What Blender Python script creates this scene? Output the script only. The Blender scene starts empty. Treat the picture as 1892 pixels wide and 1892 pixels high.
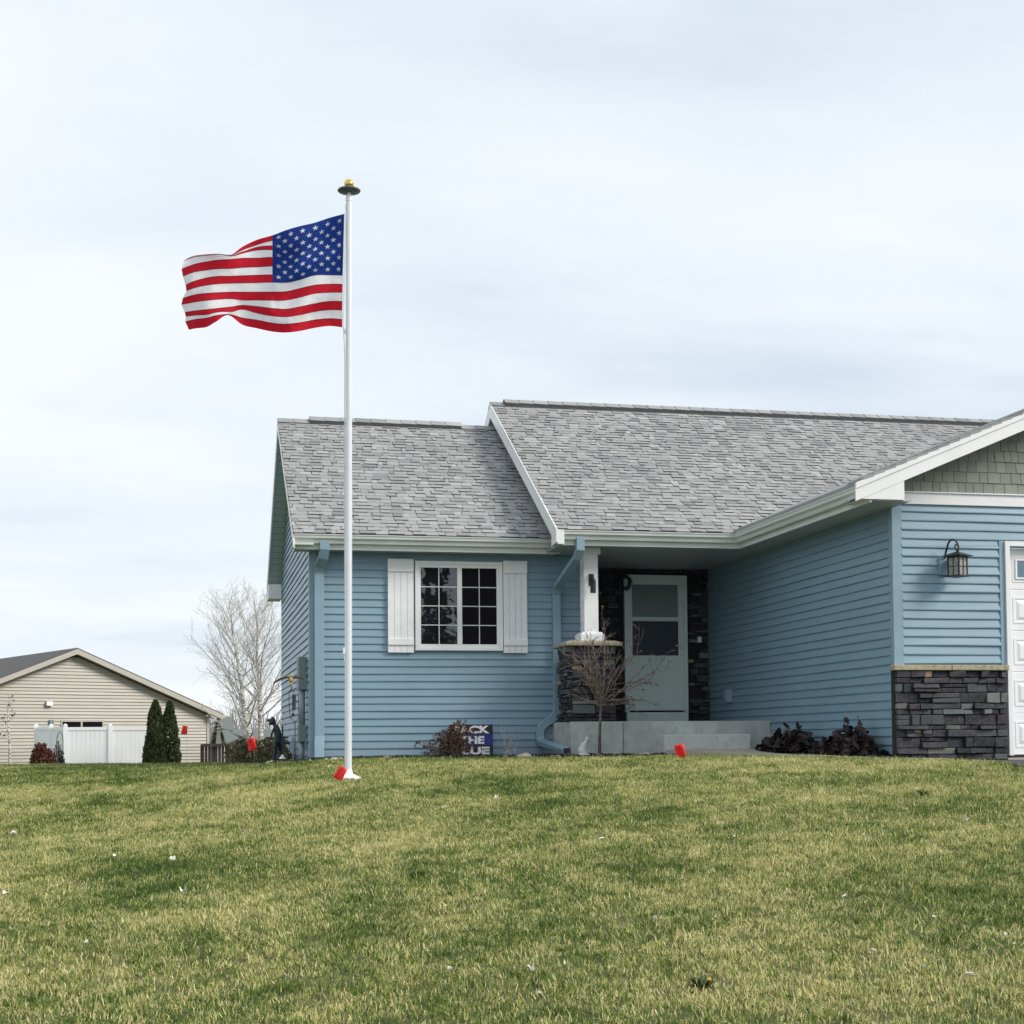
import bpy, bmesh, math, random
from mathutils import Vector, Matrix, noise
R = math.radians
scene = bpy.context.scene
COL = scene.collection
# ------------------------------------------------------------------ camera, world, sun, exposure
# world frame: X along the house front, Y away from the street, Z up; eye level is Z = 0
F, YAW, PIT, ROL, PY = 2736.87, .214, .0409, .0085, 1259.38
r0 = Vector((math.cos(YAW), -math.sin(YAW), 0)); f0 = Vector((math.sin(YAW), math.cos(YAW), 0)); Z = Vector((0, 0, 1))
fw = f0*math.cos(PIT)+Z*math.sin(PIT); up0 = -f0*math.sin(PIT)+Z*math.cos(PIT)
rt = r0*math.cos(ROL)-up0*math.sin(ROL); up = r0*math.sin(ROL)+up0*math.cos(ROL)
cd = bpy.data.cameras.new('camera'); cam = bpy.data.objects.new('camera', cd); COL.objects.link(cam)
cd.sensor_width = 36; cd.lens = F/1892*36; cd.shift_y = (PY-946)/1892; cd.clip_start = .1; cd.clip_end = 3000
cam.matrix_world = Matrix(((rt.x, up.x, -fw.x, 0), (rt.y, up.y, -fw.y, 0), (rt.z, up.z, -fw.z, 0), (0, 0, 0, 1)))
scene.camera = cam

def ray(px, py):
    a = (px-946)/F; b = (PY-py)/F
    return rt*a+up*b+fw
def at(px, py, X=None, Y=None, Zv=None, t=None):
    d = ray(px, py)
    s = X/d.x if X is not None else Y/d.y if Y is not None else Zv/d.z if Zv is not None else t/d.dot(f0)
    return d*s

SUN_AZ = R(122); SUN_EL = R(35)      # azimuth from +Y towards +X
sd = Vector((math.sin(SUN_AZ)*math.cos(SUN_EL), math.cos(SUN_AZ)*math.cos(SUN_EL), math.sin(SUN_EL)))
sl = bpy.data.lights.new('sun', 'SUN'); so = bpy.data.objects.new('sun', sl); COL.objects.link(so)
sl.energy = 2.8; sl.angle = R(22); sl.color = (1, .93, .82)
so.rotation_euler = sd.to_track_quat('Z', 'Y').to_euler(); so.location = (20, -20, 30)

w = bpy.data.worlds.new('World'); scene.world = w; w.use_nodes = True
nt = w.node_tree; nt.nodes.clear(); N = nt.nodes.new; L = nt.links.new
out = N('ShaderNodeOutputWorld'); bg = N('ShaderNodeBackground'); bg.inputs[1].default_value = .1
sky = N('ShaderNodeTexSky'); sky.sky_type = 'NISHITA'; sky.sun_disc = False
sky.sun_elevation = SUN_EL; sky.sun_rotation = SUN_AZ; sky.air_density = 1.0; sky.dust_density = 1.5
tc = N('ShaderNodeTexCoord'); sx = N('ShaderNodeSeparateXYZ'); L(tc.outputs['Generated'], sx.inputs[0])
def M_(op, a, b=None, c=None, tree=nt):
    n = tree.nodes.new('ShaderNodeMath'); n.operation = op
    for i, v in enumerate((a, b, c)):
        if v is None: continue
        if isinstance(v, (int, float)): n.inputs[i].default_value = v
        else: tree.links.new(v, n.inputs[i])
    return n.outputs[0]
zz = M_('ADD', M_('MAXIMUM', sx.outputs[2], 0), .16)
cx = M_('DIVIDE', sx.outputs[0], zz); cy = M_('DIVIDE', sx.outputs[1], zz)
cb = N('ShaderNodeCombineXYZ'); L(cx, cb.inputs[0]); L(cy, cb.inputs[1])
mp = N('ShaderNodeMapping'); L(cb.outputs[0], mp.inputs[0]); mp.inputs['Rotation'].default_value = (0, 0, R(20)); mp.inputs['Scale'].default_value = (.8, 1.35, 1); mp.inputs['Location'].default_value = (3.1, 7.4, 0)
n1 = N('ShaderNodeTexNoise'); n1.inputs['Scale'].default_value = .55; n1.inputs['Detail'].default_value = 4; n1.inputs['Roughness'].default_value = .5; n1.inputs['Distortion'].default_value = .35; L(mp.outputs[0], n1.inputs[0])
n2 = N('ShaderNodeTexNoise'); n2.inputs['Scale'].default_value = 1.9; n2.inputs['Detail'].default_value = 5; n2.inputs['Roughness'].default_value = .55; L(mp.outputs[0], n2.inputs[0])
mixn = M_('ADD', M_('MULTIPLY', n1.outputs[0], .75), M_('MULTIPLY', n2.outputs[0], .25))
cr = N('ShaderNodeValToRGB'); L(mixn, cr.inputs[0])
cr.color_ramp.elements[0].position = .37; cr.color_ramp.elements[0].color = (.55, .625, .72, 1)
cr.color_ramp.elements[1].position = .58; cr.color_ramp.elements[1].color = (.815, .85, .87, 1)
e = cr.color_ramp.elements.new(.48); e.color = (.71, .775, .835, 1)
sc = N('ShaderNodeVectorMath'); sc.operation = 'SCALE'; L(cr.outputs[0], sc.inputs[0]); sc.inputs['Scale'].default_value = 9.9
mx = N('ShaderNodeMix'); mx.data_type = 'RGBA'; mx.inputs[0].default_value = .93
L(sky.outputs[0], mx.inputs[6]); L(sc.outputs[0], mx.inputs[7]); L(mx.outputs[2], bg.inputs[0]); L(bg.outputs[0], out.inputs[0])

vs = scene.view_settings; scene.display_settings.display_device = 'sRGB'
vs.view_transform = 'Standard'; vs.look = 'None'; vs.exposure = .30; vs.gamma = 1; vs.use_curve_mapping = False
scene.render.engine = 'CYCLES'

# ------------------------------------------------------------------ helpers
ORG = {}
class MB:
    def __init__(s): s.v = []; s.f = []; s.m = []
    def face(s, pts, m=0):
        n = len(s.v); s.v += [tuple(p) for p in pts]; s.f.append(tuple(range(n, n+len(pts)))); s.m.append(m)
    def faces(s, pts, fs, m=0):
        n = len(s.v); s.v += [tuple(p) for p in pts]
        for f in fs: s.f.append(tuple(n+i for i in f)); s.m.append(m)
    def box(s, x0, x1, y0, y1, z0, z1, m=0):
        s.faces([(x0,y0,z0),(x1,y0,z0),(x1,y1,z0),(x0,y1,z0),(x0,y0,z1),(x1,y0,z1),(x1,y1,z1),(x0,y1,z1)],
                [(0,3,2,1),(4,5,6,7),(0,1,5,4),(1,2,6,5),(2,3,7,6),(3,0,4,7)], m)
    def hexa(s, p, m=0):   # 4 bottom + 4 top points
        s.faces(p, [(0,3,2,1),(4,5,6,7),(0,1,5,4),(1,2,6,5),(2,3,7,6),(3,0,4,7)], m)
    def prism(s, poly, d, m=0):   # polygon (3D points) extruded by vector d
        n = len(poly); d = Vector(d); P = [Vector(p) for p in poly]; Q = [p+d for p in P]
        s.faces(P+Q, [tuple(range(n-1, -1, -1)), tuple(range(n, 2*n))]+[(i, (i+1) % n, n+(i+1) % n, n+i) for i in range(n)], m)
    def sweep(s, path, prof, m=0, upv=(0,0,1), cap=True):
        """sweep a 2D profile (side, up) along a path with mitred corners"""
        P = [Vector(p) for p in path]; n = len(P); k = len(prof); rings = []
        for i in range(n):
            a = (P[i]-P[i-1]).normalized() if i else None; b = (P[i+1]-P[i]).normalized() if i < n-1 else None
            tdir = (a+b).normalized() if a and b else (a or b)
            d1 = a or b
            u = Vector(upv); sd_ = d1.cross(u)
            if sd_.length < 1e-4: sd_ = Vector((1,0,0))
            sd_.normalize(); u2 = sd_.cross(d1).normalized()
            ring = []
            for q in prof:
                o = sd_*q[0]+u2*q[1]
                o = o - d1*(o.dot(tdir)/max(.2, d1.dot(tdir)))
                ring.append(P[i]+o)
            rings.append(ring)
        vs_ = [v for r in rings for v in r]; fs = []
        for i in range(n-1):
            for j in range(k):
                fs.append((i*k+j, i*k+(j+1) % k, (i+1)*k+(j+1) % k, (i+1)*k+j))
        if cap: fs += [tuple(range(k-1, -1, -1)), tuple((n-1)*k+j for j in range(k))]
        s.faces(vs_, fs, m)
    def tube(s, path, rad, seg=8, m=0, cap=True):
        P = [Vector(p) for p in path]; n = len(P)
        if not isinstance(rad, (list, tuple)): rad = [rad]*n
        vv = []; fs = []; ref = None
        for i in range(n):
            d = (P[min(i+1, n-1)]-P[max(i-1, 0)]).normalized()
            if ref is None:
                ref = d.orthogonal().normalized()
            else:
                ref = (ref-d*ref.dot(d))
                ref = ref.normalized() if ref.length > 1e-5 else d.orthogonal().normalized()
            b = d.cross(ref)
            for j in range(seg):
                a = 2*math.pi*j/seg
                vv.append(P[i]+(ref*math.cos(a)+b*math.sin(a))*rad[i])
        for i in range(n-1):
            for j in range(seg):
                fs.append((i*seg+j, i*seg+(j+1) % seg, (i+1)*seg+(j+1) % seg, (i+1)*seg+j))
        if cap: fs += [tuple(range(seg-1, -1, -1)), tuple((n-1)*seg+j for j in range(seg))]
        s.faces(vv, fs, m)
    def lathe(s, prof, c=(0,0,0), seg=20, m=0):
        c = Vector(c); vv = []; fs = []; n = len(prof)
        for r_, z_ in prof:
            for j in range(seg):
                a = 2*math.pi*j/seg; vv.append(c+Vector((r_*math.cos(a), r_*math.sin(a), z_)))
        for i in range(n-1):
            for j in range(seg): fs.append((i*seg+j, i*seg+(j+1) % seg, (i+1)*seg+(j+1) % seg, (i+1)*seg+j))
        fs += [tuple(range(seg-1, -1, -1)), tuple((n-1)*seg+j for j in range(seg))]
        s.faces(vv, fs, m)
    def ball(s, c, r, seg=12, rings=8, m=0, rot=None):
        c = Vector(c); r = Vector(r) if not isinstance(r, (int, float)) else Vector((r, r, r)); vv = []; fs = []
        for i in range(rings+1):
            th = math.pi*i/rings
            for j in range(seg):
                a = 2*math.pi*j/seg
                p = Vector((r.x*math.sin(th)*math.cos(a), r.y*math.sin(th)*math.sin(a), r.z*math.cos(th)))
                if rot: p = rot @ p
                vv.append(c+p)
        for i in range(rings):
            for j in range(seg): fs.append((i*seg+j, (i+1)*seg+j, (i+1)*seg+(j+1) % seg, i*seg+(j+1) % seg))
        s.faces(vv, fs, m)
    def build(s, name, mats, parent=None, smooth=False, bevel=0, kind=None, weld=False):
        if not isinstance(mats, (list, tuple)): mats = [mats]
        o_ = ORG[parent.name] if parent is not None else Vector((0,0,0))
        me = bpy.data.meshes.new(name)
        me.from_pydata([(v[0]-o_.x, v[1]-o_.y, v[2]-o_.z) for v in s.v], [], s.f); me.validate()
        for m in mats: me.materials.append(m)
        if len(me.polygons) == len(s.m): me.polygons.foreach_set('material_index', s.m)
        if weld or smooth:
            bm = bmesh.new(); bm.from_mesh(me); bmesh.ops.remove_doubles(bm, verts=bm.verts, dist=1e-5); bm.to_mesh(me); bm.free()
        if smooth: me.polygons.foreach_set('use_smooth', [True]*len(me.polygons))
        ob = bpy.data.objects.new(name, me); COL.objects.link(ob)
        if parent is not None: ob.parent = parent; ORG[ob.name] = o_.copy()
        else: ORG[ob.name] = Vector((0,0,0))
        if bevel:
            b = ob.modifiers.new('bevel', 'BEVEL'); b.width = bevel; b.segments = 2; b.limit_method = 'ANGLE'; b.angle_limit = R(35)
        if kind: ob['kind'] = kind
        return ob
def thing(name, label, cat, loc=(0,0,0), group=None):
    o = bpy.data.objects.new(name, None); COL.objects.link(o); o.location = loc; o.empty_display_size = .1
    o['label'] = label; o['category'] = cat; ORG[o.name] = Vector(loc)
    if group: o['group'] = group
    return o
def copy_tree(o, loc=None, rz=0, scl=1, label=None, parent=None):
    c = o.copy(); COL.objects.link(c); ORG[c.name] = Vector(loc) if loc else ORG[o.name].copy()
    if parent is not None: c.parent = parent
    else:
        c.location = loc; c.rotation_euler = (0, 0, rz); c.scale = (scl, scl, scl)
    if label: c['label'] = label
    for ch in list(o.children): copy_tree(ch, None, 0, 1, None, c)
    return c
def tag(o, label, cat, group=None, kind=None):
    o['label'] = label; o['category'] = cat
    if group: o['group'] = group
    if kind: o['kind'] = kind
    return o

# ------------------------------------------------------------------ materials
class NT:
    def __init__(s, name):
        s.m = bpy.data.materials.new(name); s.m.use_nodes = True; s.t = s.m.node_tree
        s.b = s.t.nodes['Principled BSDF']; s.N = s.t.nodes.new; s.L = s.t.links.new
    def noise(s, scale, detail=3, rough=.5, vec=None, scl=None, dist=0):
        n = s.N('ShaderNodeTexNoise'); n.inputs['Scale'].default_value = scale; n.inputs['Detail'].default_value = detail
        n.inputs['Roughness'].default_value = rough; n.inputs['Distortion'].default_value = dist
        g = vec
        if g is None: g = s.N('ShaderNodeNewGeometry').outputs['Position']
        if scl:
            mp_ = s.N('ShaderNodeMapping'); mp_.inputs['Scale'].default_value = scl; s.L(g, mp_.inputs[0]); g = mp_.outputs[0]
        s.L(g, n.inputs['Vector']); return n.outputs[0]
    def ramp(s, fac, stops, interp='LINEAR'):
        r_ = s.N('ShaderNodeValToRGB'); s.L(fac, r_.inputs[0]); cr_ = r_.color_ramp; cr_.interpolation = interp
        cr_.elements[0].position = stops[0][0]; cr_.elements[0].color = (*stops[0][1], 1)
        cr_.elements[1].position = stops[-1][0]; cr_.elements[1].color = (*stops[-1][1], 1)
        for p_, c_ in stops[1:-1]:
            e_ = cr_.elements.new(p_); e_.color = (*c_, 1)
        return r_.outputs[0]
    def mix(s, fac, a, b, typ='MIX'):
        m_ = s.N('ShaderNodeMix'); m_.data_type = 'RGBA'; m_.blend_type = typ
        for i, v in ((0, fac), (6, a), (7, b)):
            if isinstance(v, (int, float)): m_.inputs[i].default_value = v
            elif isinstance(v, tuple): m_.inputs[i].default_value = (*v, 1)
            else: s.L(v, m_.inputs[i])
        return m_.outputs[2]
    def math(s, op, a, b=None, c=None): return M_(op, a, b, c, s.t)
    def island(s): return s.N('ShaderNodeNewGeometry').outputs['Random Per Island']
    def color(s, c):
        if isinstance(c, tuple): s.b.inputs['Base Color'].default_value = (*c, 1)
        else: s.L(c, s.b.inputs['Base Color'])
    def bump(s, h, strength=.3, dist=.01):
        b_ = s.N('ShaderNodeBump'); b_.inputs['Strength'].default_value = strength; b_.inputs['Distance'].default_value = dist
        s.L(h, b_.inputs['Height']); s.L(b_.outputs[0], s.b.inputs['Normal'])
    def rough(s, v): s.b.inputs['Roughness'].default_value = v
def simple(name, c, rough=.5, var=.08, scale=6, metal=0, bump=0, bscale=40, spec=None):
    k = NT(name); n = k.noise(scale, 4)
    lo = tuple(x*(1-var) for x in c); hi = tuple(min(1, x*(1+var)) for x in c)
    k.color(k.ramp(n, [(.3, lo), (.7, hi)])); k.rough(rough); k.b.inputs['Metallic'].default_value = metal
    if bump: k.bump(k.noise(bscale, 4, .6), bump, .01)
    if spec is not None: k.b.inputs['Specular IOR Level'].default_value = spec
    return k.m
def siding_mat(name, c, var=.05):
    k = NT(name)
    n = k.noise(1.1, 4, .6); g = k.noise(30, 2, .5, scl=(1, 1, .2)); isl = k.island()
    base = k.ramp(n, [(.3, tuple(x*(1-var) for x in c)), (.7, tuple(x*(1+var) for x in c))])
    base = k.mix(k.math('MULTIPLY', isl, .14), base, tuple(x*.72 for x in c))
    # grime streaks running down from the laps
    st = k.noise(5, 5, .65, scl=(1, 1, .08))
    base = k.mix(k.math('MULTIPLY', k.math('SUBTRACT', st, .5), .5), base, tuple(x*.7 for x in c))
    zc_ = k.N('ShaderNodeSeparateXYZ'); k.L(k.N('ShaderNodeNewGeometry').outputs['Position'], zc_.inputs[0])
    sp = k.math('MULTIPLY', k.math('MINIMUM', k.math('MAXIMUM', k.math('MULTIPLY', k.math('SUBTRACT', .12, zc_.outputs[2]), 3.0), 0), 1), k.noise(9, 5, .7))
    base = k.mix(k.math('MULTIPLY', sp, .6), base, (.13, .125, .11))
    k.color(base); k.rough(.42); k.bump(k.noise(45, 4, .6, scl=(.25, .25, 2.5)), .12, .004)
    return k.m
M = {}
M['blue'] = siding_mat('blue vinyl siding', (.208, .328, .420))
M['bluetrim'] = simple('blue painted metal', (.23, .345, .43), .38, .05)
M['beige'] = siding_mat('beige vinyl siding', (.325, .305, .265), .04)
M['beigetrim'] = simple('beige trim', (.42, .39, .35), .5, .04)
M['white'] = simple('white trim', (.80, .81, .83), .4, .03, 3)
M['gutter'] = simple('white gutter aluminium', (.66, .70, .69), .3, .06, 4)
M['wood_white'] = simple('white painted boards', (.80, .81, .835), .55, .04, 9, bump=.15, bscale=60)
M['pvc'] = simple('white vinyl fence', (.84, .86, .88), .35, .02, 2)
M['black'] = simple('black metal', (.012, .012, .016), .45, .2)
M['chrome'] = simple('pale aluminium', (.70, .73, .78), .25, .04, metal=.2)
M['gold'] = simple('gold ball', (.75, .50, .12), .22, .05, metal=1)
M['verdigris'] = simple('aged bronze disc', (.10, .13, .12), .5, .3, 20)
def soffit_mat():
    k = NT('vented soffit'); g = k.N('ShaderNodeNewGeometry'); s_ = k.N('ShaderNodeSeparateXYZ'); k.L(g.outputs['Position'], s_.inputs[0])
    v = k.math('FRACT', k.math('MULTIPLY', k.math('ADD', s_.outputs[0], s_.outputs[1]), 1/.101))
    gr = k.math('LESS_THAN', v, .12)
    k.color(k.mix(gr, (.42, .45, .45), (.16, .18, .19))); k.rough(.5); return k.m
M['soffit'] = soffit_mat()
def rake_soffit_mat():
    k = NT('rake soffit'); g = k.N('ShaderNodeNewGeometry'); s_ = k.N('ShaderNodeSeparateXYZ'); k.L(g.outputs['Position'], s_.inputs[0])
    v = k.math('FRACT', k.math('MULTIPLY', s_.outputs[1], 1/.135))
    k.color(k.mix(k.math('LESS_THAN', v, .1), (.50, .58, .54), (.30, .34, .33))); k.rough(.5); return k.m
M['rakesoffit'] = rake_soffit_mat()
def shingle_mat(name, stops, edge):
    k = NT(name); i = k.island(); gr = k.noise(260, 2, .7); big = k.noise(.9, 4, .6); mid = k.noise(14, 3, .6)
    c = k.ramp(i, stops)
    c = k.mix(k.math('MULTIPLY', k.math('GREATER_THAN', gr, .55), .25), c, (.05, .055, .06))
    c = k.mix(k.math('MULTIPLY', mid, .35), c, (.22, .22, .225))
    c = k.mix(k.math('MULTIPLY', k.math('SUBTRACT', big, .42), .7), c, (.085, .09, .10))
    k.color(c); k.rough(.92); k.b.inputs['Specular IOR Level'].default_value = .2; k.bump(gr, .35, .004); return k.m
M['shingle'] = shingle_mat('grey asphalt shingle', [(0, (.24, .25, .26)), (.2, (.31, .315, .32)), (.5, (.375, .38, .38)), (.75, (.34, .355, .355)), (1, (.45, .455, .455))], 0)
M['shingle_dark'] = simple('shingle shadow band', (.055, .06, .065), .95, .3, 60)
M['nshingle'] = shingle_mat('charcoal asphalt shingle', [(0, (.055, .055, .055)), (.5, (.08, .078, .075)), (1, (.12, .115, .11))], 0)
def stone_mat(name='stacked ledgestone'):
    k = NT(name); i = k.island(); n = k.noise(22, 5, .65); n2 = k.noise(75, 4, .6)
    c = k.ramp(i, [(0, (.014, .014, .022)), (.2, (.032, .028, .042)), (.34, (.055, .066, .078)), (.46, (.016, .016, .026)), (.60, (.105, .125, .13)), (.68, (.040, .030, .042)), (.80, (.17, .18, .175)), (.87, (.020, .020, .030)), (.955, (.36, .27, .16)), (.975, (.06, .055, .07))], 'CONSTANT')
    c = k.mix(k.ramp(n, [(.4, (0, 0, 0)), (.75, (.45, .45, .45))]), c, (.12, .13, .135))
    c = k.mix(k.ramp(n2, [(.45, (0, 0, 0)), (.75, (.5, .5, .5))]), c, (.02, .02, .028))
    k.color(c); k.rough(.8); k.bump(k.math('ADD', n, k.math('MULTIPLY', n2, .5)), .7, .012); return k.m
M['stone'] = stone_mat()
M['grout'] = simple('dark grout', (.022, .020, .026), .95, .2)
M['cap'] = simple('limestone cap', (.34, .31, .22), .85, .25, 18, bump=.6, bscale=35)
def concrete(name, c, stain=.35):
    k = NT(name); n = k.noise(2.2, 6, .65); n2 = k.noise(60, 3, .6); n3 = k.noise(7, 5, .7)
    col = k.ramp(n, [(.32, tuple(x*(1-stain) for x in c)), (.6, c)])
    col = k.mix(k.math('MULTIPLY', k.math('GREATER_THAN', n3, .57), .25), col, tuple(x*.5 for x in c))
    k.color(col); k.rough(.88); k.bump(n2, .3, .004); return k.m
M['concrete'] = concrete('porch concrete', (.52, .55, .53))
M['step'] = concrete('step concrete', (.62, .64, .63), .15)
M['walk'] = concrete('walk concrete', (.44, .40, .33), .15)
M['asphalt'] = simple('asphalt', (.060, .062, .070), .9, .25, 60, bump=.6, bscale=180)
M['gray_shake'] = None
def shake_mat():
    k = NT('grey shake siding'); i = k.island(); g = k.noise(30, 4, .6, scl=(6, 6, .6))
    c = k.ramp(i, [(0, (.20, .225, .20)), (.5, (.245, .265, .235)), (1, (.285, .30, .265))])
    c = k.mix(k.math('MULTIPLY', g, .3), c, (.17, .19, .165)); k.color(c); k.rough(.7); k.bump(g, .4, .006); return k.m
M['shake'] = shake_mat()
def glass_mat(name, base, rough, spec=1.0, ior=1.7):
    k = NT(name); k.color(base); k.rough(rough); k.b.inputs['IOR'].default_value = ior; k.b.inputs['Specular IOR Level'].default_value = spec*.5
    k.bump(k.noise(1.8, 3, .5), .25, .02)
    return k.m
M['glass'] = glass_mat('window glass', (.012, .014, .017), .02, 1.2, 1.9)
M['screen'] = glass_mat('window behind insect screen', (.010, .008, .012), .3, .1, 1.4)
M['doorglass'] = glass_mat('storm door glass', (.19, .23, .24), .1, 1.0)
M['doorscreen'] = glass_mat('storm door lower screen', (.035, .045, .065), .3, .5)
M['door'] = simple('off-white storm door', (.66, .76, .74), .4, .03)
M['gglass'] = glass_mat('garage door glass', (.08, .17, .24), .08, 1.2)
M['lampglass'] = simple('seeded lamp glass', (.25, .265, .25), .2, .5, 60)
M['greybox'] = simple('grey utility paint', (.17, .22, .24), .5, .06)
M['greypipe'] = simple('grey conduit', (.27, .32, .36), .4, .06)
M['red'] = simple('red marker vinyl', (.82, .018, .018), .45, .08, 30)
M['wire'] = simple('steel wire', (.3, .3, .3), .4)
M['rock'] = simple('pale rock', (.52, .47, .40), .85, .3, 14, bump=.6, bscale=30)
M['statue'] = simple('pale painted statue', (.56, .54, .54), .6, .12, 25)
M['figure'] = simple('dark metal figure', (.025, .035, .045), .5, .35, 25)
M['bark_birch'] = None
def bark(name, c1, c2, scl=(1, 1, 1), s=14):
    k = NT(name); n = k.noise(s, 4, .65, scl=scl); k.color(k.ramp(n, [(.42, c1), (.56, c2)])); k.rough(.85); return k.m
M['birch'] = bark('birch bark', (.16, .15, .14), (.66, .65, .62), (1, 1, 2.5), 10)
M['twig'] = simple('grey twigs', (.50, .485, .47), .85, .25, 5)
M['bark'] = bark('brown bark', (.07, .055, .045), (.17, .135, .115), (3, 3, .6), 20)
def leafm(name, stops, rough=.7, trans=0):
    k = NT(name); i = k.island(); n = k.noise(9, 3)
    c = k.ramp(i, stops); c = k.mix(k.math('MULTIPLY', n, .35), c, tuple(x*.5 for x in stops[0][1])); k.color(c); k.rough(rough)
    k.b.inputs['Specular IOR Level'].default_value = .3; return k.m
M['arbor'] = leafm('arborvitae foliage', [(0, (.014, .030, .014)), (.5, (.040, .066, .025)), (.85, (.085, .11, .04)), (1, (.16, .15, .06))])
M['redshrub'] = leafm('red-brown shrub leaves', [(0, (.07, .022, .016)), (.6, (.12, .035, .022)), (1, (.17, .06, .035))])
M['dkshrub'] = leafm('dark shrub leaves', [(0, (.018, .022, .03)), (1, (.05, .06, .055))])
M['olive'] = leafm('olive brown shrub leaves', [(0, (.10, .085, .045)), (.5, (.20, .18, .09)), (1, (.34, .31, .18))])
M['hydr'] = leafm('dried hydrangea heads', [(0, (.045, .020, .018)), (.5, (.11, .048, .030)), (.85, (.17, .08, .04)), (1, (.30, .19, .09))])
M['hosta'] = leafm('frost-blackened leaves', [(0, (.012, .010, .013)), (.6, (.028, .020, .020)), (1, (.055, .038, .032))], .5)
M['fleaf'] = leafm('pale dry leaves', [(0, (.66, .64, .55)), (1, (.85, .84, .78))])
M['mulch'] = simple('dark mulch', (.022, .021, .026), .95, .5, 40, bump=1, bscale=30)
M['spruce'] = leafm('spruce needles', [(0, (.015, .03, .02)), (1, (.05, .08, .045))])

# ------------------------------------------------------------------ terrain
def uv_t(x, y): return x*math.cos(YAW)-y*math.sin(YAW), x*math.sin(YAW)+y*math.cos(YAW)
def sm(a, b, x):
    x = max(0, min(1, (x-a)/(b-a))); return x*x*(3-2*x)
def gz(x, y):
    u, t = uv_t(x, y)
    tc_ = 19-.55*(max(-6, min(7, u))+1.7)
    q = tc_-t
    z = -.205-.06*sm(3, 5.5, u)*sm(19.5, 17.5, t)-.10*sm(-1.5, -5, u)-.02*sm(2.5, 0, u)
    if q > 0: z -= .085*q*q/(q+3)
    z -= .9*sm(22.5, 50, t)*sm(-1.5, -3.8, u+(t-22)*.16) if t > 22 else 0
    if t > 24: z -= .9*sm(29, 50, t)*(1-sm(-1.5, -3.8, u+(t-22)*.16))
    z += .012*noise.noise(Vector((x*.7, y*.7, 0)))+.01*noise.noise(Vector((x*.22, y*.22, 5)))
    return z
def ground():
    def axis(vals):
        out_ = []
        for a, b, st in vals:
            n = int(round((b-a)/st)); out_ += [a+(b-a)*i/n for i in range(n)]
        return out_+[vals[-1][1]]
    xs = axis([(-600, -100, 50), (-100, -30, 7), (-30, -9, 1.5), (-9, 12, .35), (12, 40, 2), (40, 600, 56)])
    ys = axis([(-200, -20, 18), (-20, 0, 2), (0, 24, .3), (24, 60, 1.5), (60, 120, 6), (120, 900, 60)])
    mb = MB(); nx = len(xs)
    pts = [(x, y, gz(x, y)) for y in ys for x in xs]
    mb.faces(pts, [(j*nx+i, j*nx+i+1, (j+1)*nx+i+1, (j+1)*nx+i) for j in range(len(ys)-1) for i in range(nx-1)])
    k = NT('lawn soil and thatch'); g = k.N('ShaderNodeNewGeometry').outputs['Position']
    n = k.noise(.9, 5, .6, scl=(1, 1, 0)); n2 = k.noise(35, 4, .7)
    c = k.ramp(n, [(.38, (.075, .11, .026)), (.62, (.20, .19, .075))]); c = k.mix(k.math('MULTIPLY', n2, .5), c, (.05, .055, .02)); k.color(c); k.rough(1); k.bump(n2, 1, .03)
    o = mb.build('ground', k.m, None, smooth=True, kind='structure')
ground()

# lawn outline tests
YF, YG, XG, YD, XL = 20.108, 15.401, 7.775, 21.54, 1.583
WALK = [(6.15, 18.76), (7.3, 18.76), (7.0, 17.6), (7.05, 16.6), (7.45, 15.25), (8.29, 15.2), (8.05, 14.64), (7.5, 14.75), (6.65, 15.8), (6.35, 17.3), (6.0, 18.3)]
DRIVE = [(8.3, 15.2), (8.05, 14.62), (8.02, 14.1), (7.88, 13.3), (7.68, 12.55), (7.75, 11.9), (8.6, 10.6), (10.3, 9), (11.6, 5), (12, 0), (12.3, -12), (20, -12), (17.5, 15.5), (8.3, 15.5)]
BED = [(1.15, 19.75), (2.2, 19.55), (3.1, 19.15), (4.2, 18.85), (4.7, 18.25), (5.3, 18.0), (6.0, 17.95), (6.35, 17.9), (6.2, 18.76), (6.12, 20.2), (5, 20.2), (1.0, 20.2)]
BED2 = [(7.05, 18.9), (7.0, 17.6), (7.05, 16.6), (7.4, 15.4), (7.8, 15.3), (7.8, 18.9)]
BED3 = [(.85, 20.0), (1.2, 19.75), (1.6, 20.1), (1.6, 27), (.8, 27), (.6, 23)]
def inside(p, poly):
    x, y = p; c = False; j = len(poly)-1
    for i in range(len(poly)):
        xi, yi = poly[i]; xj, yj = poly[j]
        if (yi > y) != (yj > y) and x < (xj-xi)*(y-yi)/(yj-yi)+xi: c = not c
        j = i
    return c
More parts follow.
